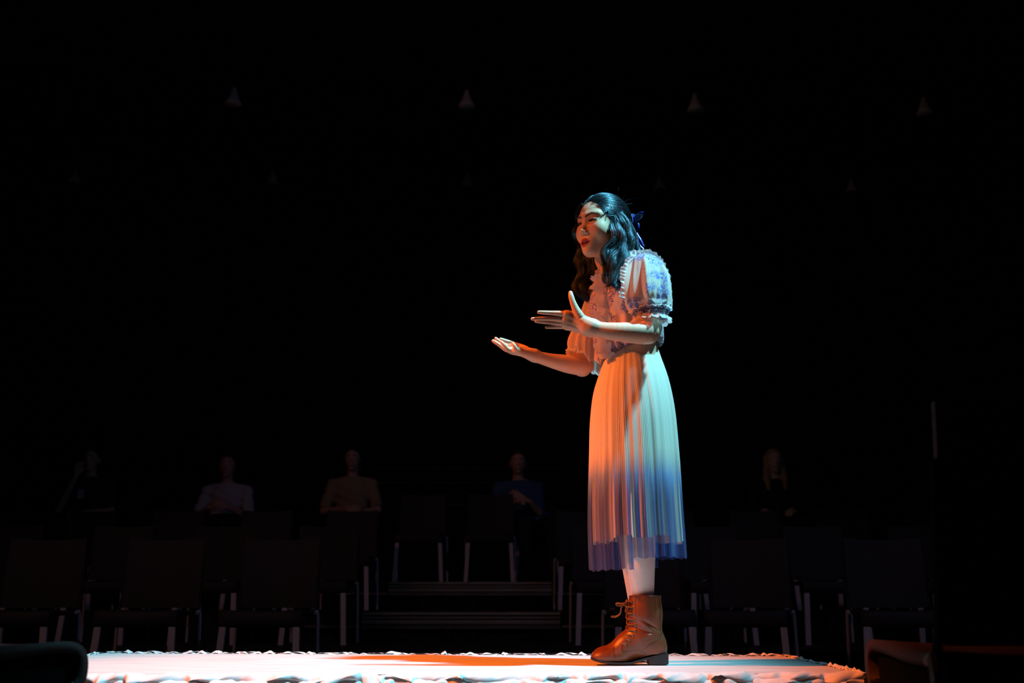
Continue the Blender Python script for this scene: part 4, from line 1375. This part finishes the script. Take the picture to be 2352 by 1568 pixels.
def make_chair(name='chair', mat=None):
    """Origin on the floor under the seat; the sitter faces -Y. Seat 0.45 high, back to 0.90."""
    mat = mat or M_chair
    root = empty(name, (0, 0, 0))
    # seat: slightly dished with a rounded drop at the front
    prof = [(-0.218, 0.368), (-0.228, 0.385), (-0.230, 0.412), (-0.220, 0.437), (-0.185, 0.449), (-0.10, 0.446), (0.0, 0.438), (0.10, 0.436), (0.19, 0.445)]
    pr = spline(np.array(prof), 22)
    def sf(u, v):
        k = v * 21; i = min(int(k), 20); q_ = pr[i] + (pr[i + 1] - pr[i]) * (k - i)
        return ((u - 0.5) * 0.46, q_[0], q_[1] - 0.010 * (1 - (2 * u - 1) ** 2) * (v > 0.4))
    def sn(u, v):
        k = v * 21; i = min(int(k), 20); d = pr[i + 1] - pr[i]; d = d / np.linalg.norm(d)
        return (0, -d[1], d[0])
    v_, f_ = curved_panel(sf, 9, 24, 0.022, sn)
    mesh_obj('seat', v_, f_, mat, root)
    def bf(u, v):
        return ((u - 0.5) * 0.455, 0.225 + 0.05 * v + 0.018 * (1 - (2 * u - 1) ** 2), 0.465 + 0.415 * v - 0.010 * v * (1 - (2 * u - 1) ** 2))
    v_, f_ = curved_panel(bf, 9, 6, 0.018, lambda u, v: (0, 1, 0))
    mesh_obj('backrest', v_, f_, mat, root, smooth=False)
    for s in (-1, 1):
        mb = MB()
        mb.bar((s * 0.224, -0.250, 0.004), (s * 0.205, -0.220, 0.380), 0.036, 0.018)
        mb.build('leg', M_leg, root)
        mb = MB()
        mb.tube([(s * 0.236, 0.16, 0.435), (s * 0.243, 0.205, 0.445), (s * 0.245, 0.215, 0.42), (s * 0.252, 0.245, 0.005)], 0.010, 6)
        mb.build('leg', M_leg, root)
        mb = MB()
        mb.tube([(s * 0.235, 0.20, 0.44), (s * 0.236, 0.235, 0.52), (s * 0.232, 0.265, 0.78)], 0.009, 6)
        mb.build('back_support', M_riser, root)
    mb = MB(); mb.box(-0.20, 0.20, -0.18, -0.155, 0.375, 0.395); mb.build('crossbar', M_leg, root)
    return root


def dup(root, loc, rz, label=None, group=None, mat=None):
    r = root.copy(); COL.objects.link(r); r.location = loc; r.rotation_euler = (0, 0, rz)
    if label: r['label'] = label
    if group: r['group'] = group
    for ch in list(root.children):
        c = ch.copy(); COL.objects.link(c); c.parent = r
        for g_ in ch.children:
            d = g_.copy(); COL.objects.link(d); d.parent = c
    return r


# tiers: black platforms stepping up by about 0.2 m, with an aluminium framed stair unit in the aisle
AX = float(G(1065, 1437, 0.30)[0])
TIER = [(6.85, 0.19), (8.35, 0.415), (10.05, 0.665)]
for i, (yy, zz_) in enumerate(TIER):
    y1 = TIER[i + 1][0] if i < 2 else 13.2
    t_ = empty('seating_riser', (0, yy, 0), ('lowest', 'middle', 'highest')[i] + ' black seating riser stepping up behind the floor chairs', 'riser')
    mb = MB(); mb.box(-7.2, 7.2, 0.03, y1 - yy - 0.001, zz_ - 0.03, zz_); mb.build('deck', M_riser, t_)
    mb = MB(); mb.box(-7.2, 7.2, 0.03, 0.05, 0.0, zz_ - 0.03); mb.build('fascia', M_riser, t_)
    # aluminium edge profile across the aisle: ribs with grooves between
    mb = MB()
    for (za, zb, d) in ((-0.022, 0.0, 0.010), (-0.048, -0.034, 0.012), (-0.088, -0.058, 0.012), (-0.104, -0.098, 0.009), (-0.122, -0.112, 0.014)):
        mb.box(AX - 0.765, AX + 0.765, -d, 0.029, zz_ + za, zz_ + zb)
    mb.build('edge_profile', M_alu, t_)
    if i:
        for s in (-1, 1):
            for k in (0.10, 0.6):
                mb = MB(); mb.box(AX + s * k - 0.02, AX + s * k + 0.02, -0.005, 0.028, zz_ - 0.22, zz_ - 0.122)
                mb.build('frame_upright', M_riser, t_)
        for xa in (AX - 1.25, AX + 0.78):
            mb = MB(); mb.box(xa, xa + 0.47, -0.012, 0.029, zz_ - 0.118, zz_ - 0.098); mb.build('rail', M_alu, t_)

chair0 = make_chair()
chair0['category'] = 'chair'
used = [False]


def place_chair(x, y, z, rz, label, group=None):
    if not used[0]:
        used[0] = True
        chair0.location = (x, y, z); chair0.rotation_euler = (0, 0, rz); chair0['label'] = label
        if group: chair0['group'] = group
        return chair0
    c = dup(chair0, (x, y, z), rz, label, group)
    if not group and 'group' in c: del c['group']
    return c


def X_at(px, y, z):
    """x of a point at depth y, height z, seen at column px"""
    return (px - 1176) / F_PX * (y * CT + (z - EYE) * ST)


# front row on the floor: (column of the seat front, depth, turn)
FR = [(15, 0.05, 'empty dark chair at far left of the front row, behind the black foreground seat'),
      (310, 0.03, 'empty dark chair second from left in the front row, behind the stage corner'),
      (596, 0.0, 'empty dark chair in the front row just left of the aisle steps'),
      (1505, 0.02, 'empty dark chair in the front row directly behind the performer'),
      (1712, -0.30, 'empty dark chair in the front row just right of the performer'),
      (2078, -0.16, 'empty dark chair in the front row near the tall right foreground backrest')]
for px, rz, lb in FR:
    y_ = 6.28
    x_ = X_at(px, 6.05, 0.40)
    rot = rz
    # the seat front, 0.23 in front of the origin, must fall on the column
    ox = -(-0.23) * math.sin(rot) * -1
    place_chair(x_ - (0.23 * math.sin(rot)), 6.05 + 0.23 * math.cos(rot), 0.0, rot, lb, 'empty chairs of the front row')
# rows on the risers: the legs beside the aisle show
ROWL = [(8.0, 0.19, (722, 470, 215, -60), (1397, 1660, 1920, 2180), 'lowest'), (9.35, 0.415, (785, 575, 360, 150, -60), (1345, 1560, 1770, 1985, 2200), 'middle')]
for y_, z_, Ls, Rs, nm in ROWL:
    for side, arr in (('left', Ls), ('right', Rs)):
        for k, px in enumerate(arr):
            place_chair(X_at(px, y_ - 0.25, z_ + 0.4), y_, z_, 0.0, 'empty dark chair on the %s riser, %s the aisle' % (nm, 'next to' if k == 0 else 'away from') if False else
                        '%s empty dark chair %s of the aisle on the %s riser' % (('first', 'second', 'third', 'fourth', 'fifth')[k], side, nm), 'empty chairs on the %s riser' % nm)
TOPY, TOPZ = 10.42, 0.665
for px, nm in ((960.5, 'left'), (1124, 'right')):
    place_chair(X_at(px, TOPY - 0.25, TOPZ + 0.3), TOPY, TOPZ, 0.0, '%s of the two empty chairs at the head of the aisle steps' % nm, 'empty chairs at the head of the steps')

# guard rail behind the top row
gx0, gx1 = X_at(862, 12.9, 1.9), X_at(1300, 12.9, 1.9)
gr = empty('guard_rail', ((gx0 + gx1) / 2, 12.9, 0.665), 'two bar metal guard rail above the aisle between the seated spectators', 'railing')
for py_ in (1075, 1109):
    z_ = G(1000, py_, 0)[2] if False else EYE + 12.9 * math.tan(math.atan((784 - py_) / F_PX) + PITCH)
    mb = MB(); mb.tube([(gx0 - (gx0 + gx1) / 2, 0, z_ - 0.665), (gx1 - (gx0 + gx1) / 2, 0, z_ - 0.665)], 0.016, 8)
    mb.build('bar', M_alu, gr)
for k in (-0.5, 0.0, 0.5):
    mb = MB(); mb.tube([(k * (gx1 - gx0), 0.02, 0.0), (k * (gx1 - gx0), 0.02, 1.36)], 0.018, 8)
    mb.build('post', M_riser, gr)

# metal bar on a thin stand, guessed from one small bright dot
mb_t = empty('metal_stand', (X_at(1040, 11.9, 1.5), 11.9, 0.665), 'thin metal stand with a bright tip above the two empty chairs', 'stand')
zt = EYE + 11.9 * math.tan(math.atan((784 - 1160) / F_PX) + PITCH) - 0.665
mb = MB(); mb.tube([(0, 0, 0.09), (0, 0, zt - 0.02)], 0.012, 8); mb.build('pole', M_riser, mb_t)
mb = MB(); mb.tube([(-0.10, 0, zt), (0.14, 0, zt)], 0.014, 8); mb.build('bar', M_alu, mb_t)
mb = MB()
for k in (0, 2.094, 4.189):
    mb.tube([(0, 0, 0.10), (0.22 * math.cos(k), 0.22 * math.sin(k), 0.014)], 0.008, 6)
mb.build('foot', M_riser, mb_t)

# ------------------------------------------------------------------ spectators
def hand_prims(b, wrist, d, up, s=1.0, curl=0.5, side=1):
    """small hand with palm, four fingers and thumb; d: finger direction, up: back of hand normal"""
    d = np.asarray(d, float); d /= np.linalg.norm(d)
    up = np.asarray(up, float); up -= d * (up @ d); up /= np.linalg.norm(up)
    lat = np.cross(d, up) * side
    w_ = np.asarray(wrist, float)
    for k, (off, L) in enumerate(((-0.030, 0.065), (-0.010, 0.075), (0.010, 0.072), (0.029, 0.058))):
        a = w_ + d * 0.02 + lat * off * 0.6
        k1 = w_ + d * 0.085 + lat * off
        b.cap(a, k1, 0.014, 0.011, 0.008)
        k2 = k1 + (d * math.cos(curl) - up * math.sin(curl)) * L * 0.5
        k3 = k2 + (d * math.cos(2 * curl) - up * math.sin(2 * curl)) * L * 0.5
        b.cap(k1, k2, 0.0095, 0.0088, 0.003); b.cap(k2, k3, 0.0088, 0.0075, 0.003)
    t0 = w_ + d * 0.025 - lat * 0.025
    t1 = t0 + d * 0.035 - lat * 0.025 - up * 0.008
    b.cap(t0, t1, 0.013, 0.011, 0.006); b.cap(t1, t1 + d * 0.03 - lat * 0.004 - up * 0.006, 0.0105, 0.009, 0.003)


SK2 = material('spectator_skin', (0.62, 0.40, 0.30), 0.5, use_col=True)


def spectator(px, py_head, y, z0, label, shirt, trousers, hair_c, skin, pose, hair_style, lean=0.0, look=0.0, seatx=None):
    """Seated figure facing -Y; z0: height of the riser; py_head: row of the middle of the face."""
    zs = z0 + 0.46
    hz = EYE + (y - 0.08) * math.tan(math.atan((784 - py_head) / F_PX) + PITCH) - z0     # height of face centre
    x0 = X_at(px, y - 0.1, z0 + hz)
    KS = 1.10
    hz = hz / KS
    bx = X_at(seatx, y - 0.1, z0 + hz) - x0 if seatx else 0.0
    H = hz
    bx /= KS
    sh = H - 0.190
    b = Body()
    top = Body()
    leg = Body()
    sf = 0.185
    for B in (b, top):
        B.ell((bx, 0.03, 0.56), (0.165, 0.125, 0.12), 0.03)
        B.ell((bx * 0.5, 0.03, 0.56 + (sh - 0.56) * 0.45), (0.150, 0.105, 0.19), 0.05)
        B.ell((bx * 0.2, 0.02, sh - 0.10), (0.165, 0.105, 0.15), 0.04)
        for s in (-1, 1):
            B.cap((0, 0.02, sh - 0.015), (s * sf, 0.02, sh - 0.045), 0.055, 0.052, 0.03)
    b.cap((0, 0.02, sh - 0.03), (0, -0.005, H - 0.07), 0.055, 0.050, 0.02)
    hy = -0.02
    b.ell((0, hy + 0.010, H + 0.035), (0.075, 0.093, 0.090), 0.01)
    b.ell((0, hy - 0.022, H - 0.010), (0.058, 0.060, 0.092), 0.03)
    b.ell((0, hy - 0.064, H - 0.088), (0.020, 0.018, 0.016), 0.02)
    b.cap((0, hy - 0.078, H + 0.018), (0, hy - 0.100, H - 0.020), 0.007, 0.0105, 0.010)
    b.cap((-0.018, hy - 0.082, H - 0.052), (0.018, hy - 0.082, H - 0.052), 0.0055, 0.0055, 0.004)
    b.cap((-0.014, hy - 0.080, H - 0.061), (0.014, hy - 0.080, H - 0.061), 0.0055, 0.0055, 0.004)
    for s in (-1, 1):
        b.ell((s * 0.031, hy - 0.094, H + 0.017), (0.018, 0.016, 0.012), 0.012, op='s')
        b.ell((s * 0.031, hy - 0.066, H + 0.017), (0.0135, 0.0135, 0.0105), 0.004)
        b.ell((s * 0.076, hy + 0.012, H), (0.011, 0.019, 0.031), 0.006)
    # legs: thighs forward, shins down to the riser
    for s in (-1, 1):
        kx = s * 0.12 + bx
        for B, e in ((b, 0.0), (leg, 0.006)):
            B.cap((s * 0.085 + bx, 0.02, 0.545), (kx, -0.42, 0.53), 0.080 + e, 0.060 + e, 0.03)
            B.cap((kx, -0.42, 0.52), (kx, -0.44, 0.12), 0.056 + e, 0.040 + e, 0.02)
    leg.ell((bx, 0.03, 0.55), (0.170, 0.130, 0.105), 0.03)
    # arms by pose: shoulder, elbow, wrist for each side, hand direction
    S = {-1: np.array([-sf, 0.02, sh - 0.05]), 1: np.array([sf, 0.02, sh - 0.05])}
    if pose == 'chin':
        A = {-1: ((-0.23, -0.12, sh - 0.30), (-0.06, -0.20, H - 0.17), (0.15, 0.1, 1.0), (0, -1, 0.2)), 1: ((0.25, -0.06, sh - 0.30), (0.02, -0.19, sh - 0.33), (-1, -0.1, 0), (0, -0.4, 1))}
    elif pose == 'crossed':
        A = {-1: ((-0.26, -0.04, sh - 0.30), (-0.02, -0.19, sh - 0.29), (1, -0.1, 0.05), (0, -1, 0.3)), 1: ((0.26, -0.04, sh - 0.29), (0.04, -0.17, sh - 0.33), (-1, -0.1, 0.0), (0, -1, 0.3))}
    elif pose == 'clasp':
        A = {-1: ((-0.25, -0.08, sh - 0.29), (-0.09, -0.25, sh - 0.22), (0.8, -0.3, 0.3), (-0.2, -1, 0.2)), 1: ((0.25, -0.08, sh - 0.29), (0.08, -0.25, sh - 0.22), (-0.8, -0.3, 0.3), (0.2, -1, 0.2))}
    elif pose == 'hold':
        A = {-1: ((-0.25, -0.06, sh - 0.30), (-0.02, -0.24, sh - 0.21), (0.9, -0.3, 0.3), (0, -0.6, 1)), 1: ((0.20, -0.10, sh - 0.28), (0.06, -0.25, sh - 0.17), (-0.8, -0.2, 0.4), (0, -1, 0.2))}
    else:
        A = {-1: ((-0.26, -0.08, sh - 0.28), (-0.17, -0.30, 0.65), (0.3, -1, -0.2), (0, 0.2, 1)), 1: ((0.24, -0.08, sh - 0.28), (0.06, -0.28, 0.66), (-0.4, -1, -0.2), (0, 0.2, 1))}
    for s in (-1, 1):
        el, wr, d, up = A[s]
        b.cap(S[s], el, 0.046, 0.036, 0.02); b.cap(el, wr, 0.037, 0.025, 0.006)
        top.cap(S[s], S[s] + (np.array(el) - S[s]) * (0.75 if pose != 'lap' else 1.0), 0.048, 0.047, 0.02)
        if pose == 'lap':
            top.cap(el, np.array(el) * 0.3 + np.array(wr) * 0.7, 0.040, 0.034, 0.01)
        hand_prims(b, wr, d, up, curl=0.35, side=s)
    V, Fc = b.mesh((-0.42, -0.60, 0.03), (0.42, 0.22, H + 0.14), 0.0068)
    C = np.tile(skin, (len(V), 1)).astype(float)
    qv = V.copy(); qv[:, 0] = np.abs(qv[:, 0])
    def pt(d, r0, r1, c, a=1.0):
        m = ((1 - sstep(d, r0, r1)) * a)[:, None]
        return C * (1 - m) + np.array(c) * m
    C = pt(seg_dist(qv, (0.014, hy - 0.086, H + 0.038), (0.046, hy - 0.07, H + 0.038)), 0.003, 0.008, hair_c, 0.8)
    C = pt(seg_dist(qv, (0.0, hy - 0.088, H - 0.056), (0.018, hy - 0.082, H - 0.056)), 0.006, 0.011, (0.45, 0.12, 0.10), 0.8)
    o = mesh_obj('person', V, Fc, SK2, None, col=C, loc=(x0, y, z0), label=label, cat='person', group='spectators in the top row')
    o.scale = (KS, KS, KS)
    mS = material('spectator_shirt', shirt, 0.85, bump=(80, 0.2)); mT = material('spectator_trousers', trousers, 0.85)
    mH = material('spectator_hair', hair_c, 0.6, bump=(120, 0.5, (6, 6, 0.6)))
    def neck(Fd, X, Y, Z):
        ang = X * 60
        return np.maximum(Fd + 0.003 * np.sin(Z * 70 + X * 30), Z - (sh + 0.030))
    V, Fc = top.mesh((-0.42, -0.4, 0.44), (0.42, 0.22, sh + 0.05), 0.009, 0.011, neck)
    mesh_obj('shirt', V, Fc, mS, o)
    V, Fc = leg.mesh((-0.40, -0.56, 0.07), (0.40, 0.22, 0.68), 0.010, 0.004)
    mesh_obj('trousers', V, Fc, mT, o)
    for s in (-1, 1):
        sb = Body()
        kx = s * 0.12 + bx
        sb.cap((kx, -0.43, 0.045), (kx, -0.56, 0.030), 0.045, 0.035, 0.02)
        V, Fc = sb.mesh((kx - 0.07, -0.65, 0.0), (kx + 0.07, -0.34, 0.12), 0.008, 0, lambda Fd, X, Y, Z: np.maximum(Fd, 0.003 - Z))
        mesh_obj('shoe', V, Fc, M_riser, o)
        v, f = uvs((s * 0.031, hy - 0.0735, H + 0.016), (0.0085, 0.0065, 0.0045), 12, 8)
        mesh_obj('eye', v, f, M_iris, o)
    hb_ = Body()
    hb_.ell((0, hy + 0.018, H + 0.045), (0.084, 0.098, 0.092), 0.01)
    if hair_style == 'long':
        for s in (-1, 1):
            hb_.cap((s * 0.066, hy + 0.02, H + 0.03), (s * 0.085, hy - 0.01, H - 0.16), 0.030, 0.034, 0.03)
            hb_.cap((s * 0.085, hy - 0.01, H - 0.16), (s * 0.075, hy - 0.05, H - 0.26), 0.034, 0.018, 0.02)
        hb_.cap((0, hy + 0.05, H), (0, hy + 0.06, H - 0.20), 0.07, 0.05, 0.03)
    elif hair_style == 'medium':
        for s in (-1, 1):
            hb_.cap((s * 0.068, hy + 0.03, H + 0.03), (s * 0.072, hy + 0.02, H - 0.10), 0.026, 0.022, 0.03)
    fr = hy - 0.030
    def hcut(Fd, X, Y, Z):
        line = fr - (Z - (H + 0.045)) * 0.85
        c1 = np.where(Z > H + 0.02, np.maximum(line, hy - 0.12), fr + 0.02 - 0.06 * (np.abs(X) > 0.055) * (hair_style == 'long'))
        Fd = Fd + 0.003 * np.sin(X * 260 + Z * 20)
        return np.maximum(Fd, c1 - Y)
    V, Fc = hb_.mesh((-0.16, -0.16, H - 0.32), (0.16, 0.16, H + 0.16), 0.006, 0.002, hcut)
    mesh_obj('hair', V, Fc, mH, o)
    return o


TY = 11.15
SPK = [
    (203, 1055, 'spectator in dark clothes resting chin on one hand, far left of top row', (0.04, 0.04, 0.045), (0.02, 0.02, 0.02), (0.03, 0.02, 0.015), (0.60, 0.38, 0.26), 'chin', 'short', None),
    (519, 1070, 'spectator in a white shirt with both hands raised at the chest', (0.55, 0.52, 0.56), (0.02, 0.02, 0.02), (0.02, 0.013, 0.01), (0.62, 0.34, 0.27), 'clasp', 'medium', None),
    (808, 1055, 'spectator in a tan shirt with arms folded, left of the aisle steps', (0.38, 0.29, 0.17), (0.015, 0.015, 0.02), (0.025, 0.015, 0.01), (0.56, 0.33, 0.24), 'crossed', 'medium', None),
    (1190, 1063, 'spectator in a blue shirt holding something in both hands, right of aisle steps', (0.05, 0.10, 0.24), (0.02, 0.02, 0.025), (0.06, 0.035, 0.02), (0.66, 0.36, 0.27), 'hold', 'short', 1233),
    (1782, 1060, 'spectator with long fair hair in black, behind and right of the performer', (0.02, 0.02, 0.022), (0.02, 0.02, 0.02), (0.40, 0.33, 0.16), (0.62, 0.50, 0.38), 'lap', 'long', None),
]
for px, ph, lb, sc_, tc_, hc_, sk_, ps, hs_, sx in SPK:
    o = spectator(px, ph, TY, TOPZ, lb, sc_, tc_, hc_, np.array(sk_), ps, hs_, seatx=sx)
    bx_ = (X_at(sx, TY - 0.1, 2.0) - X_at(px, TY - 0.1, 2.0)) if sx else 0
    place_chair(o.location.x + bx_, TY + 0.03, TOPZ, 0.0, 'dark chair under the ' + lb.split(',')[0].replace('spectator', 'person'), 'occupied chairs in the top row')
# badge hanging on the first spectator, cup held by the fourth
c = P(185, 1150, 0)
sp1 = [o for o in bpy.data.objects if o.get('label', '').startswith('spectator in dark')][0]
mb = MB(); mb.box(-0.05, 0.01, -0.150, -0.146, 0.78, 0.87, 0.001)
mb.build('badge', material('white_card', (0.6, 0.6, 0.62), 0.6), sp1)

# ------------------------------------------------------------------ foreground seats, nearer than the stage
M_panel = material('matt_black_panel', (0.004, 0.004, 0.004), 0.95, spec=0.1)


def fg_chair(x, y, rz, label):
    r = make_chair('chair', M_chair_red)
    r['category'] = 'chair'; r['label'] = label
    r.location = (x, y, 0); r.rotation_euler = (0, 0, rz); r.scale = (0.97, 0.97, 0.97)
    # closed dark panels under the seat
    for s in (-1, 1):
        mb = MB(); mb.box(*sorted((s * 0.200, s * 0.216)), -0.20, 0.20, 0.05, 0.425, 0.004); mb.build('side_panel', M_panel, r)
    mb = MB(); mb.box(-0.20, 0.20, -0.214, -0.200, 0.05, 0.40, 0.004); mb.build('front_panel', M_panel, r)
    return r


# these chairs face the stage, so the sitter's -Y turns to +Y
fg_chair(0.948, 2.02, math.pi - 0.03, 'large dark chair with tall backrest in the right foreground, facing the stage')
fg_chair(-1.145, 2.06, math.pi - 0.50, 'dark chair whose seat shows at the left foreground corner, hiding the stage end')

# ------------------------------------------------------------------ lamps hanging unlit from the ceiling grid
def make_pendant():
    r = empty('pendant_lamp', (0, 0, 0))
    prof = [(0.0, 0.0), (0.075, 0.0), (0.080, 0.01), (0.055, 0.06), (0.030, 0.13), (0.022, 0.17), (0.0, 0.17)]
    n = 20; v, f = [], []
    for (rr, zz__) in prof:
        for k in range(n):
            v.append((rr * math.cos(k * 2 * math.pi / n), rr * math.sin(k * 2 * math.pi / n), zz__))
    f = [tuple(q_) for q_ in grid_faces(n, len(prof), True)]
    mesh_obj('lamp_shade', v, f, material('grey_lamp_shade', (0.45, 0.42, 0.42), 0.5), r)
    mb = MB(); mb.tube([(0, 0, 0.17), (0, 0, 0.22)], 0.012, 8); mb.build('socket', M_riser, r)
    return r


pend = make_pendant(); pend['category'] = 'lamp'
first = True
PEND = [((535, 1072, 1598, 2125), (232, 238, 246, 254), 9.0, 'higher'), ((170, 625, 1073, 1515, 1957), (412, 414, 418, 426, 432), 12.0, 'lower')]
for xs, ys, yy, nm in PEND:
    for k, (px, py_) in enumerate(zip(xs, ys)):
        z_ = EYE + yy * math.tan(math.atan((784 - py_ - 8) / F_PX) + PITCH)
        loc = (X_at(px, yy, z_), yy, z_)
        lb = '%s small unlit cone lamp from the left in the %s row overhead' % (('first', 'second', 'third', 'fourth', 'fifth')[k], nm)
        if first:
            first = False; o = pend; o.location = loc; o['label'] = lb; o['group'] = 'unlit cone lamps overhead, %s row' % nm
        else:
            o = dup(pend, loc, 0, lb, 'unlit cone lamps overhead, %s row' % nm)
        # each hangs on its own cable from the ceiling
        mb = MB(); mb.tube([(0, 0, 0.21), (0, 0, 7.0 - z_)], 0.005, 5)
        mb.build('cable', M_riser, o)
pend_kids = [c_.name for c_ in pend.children]
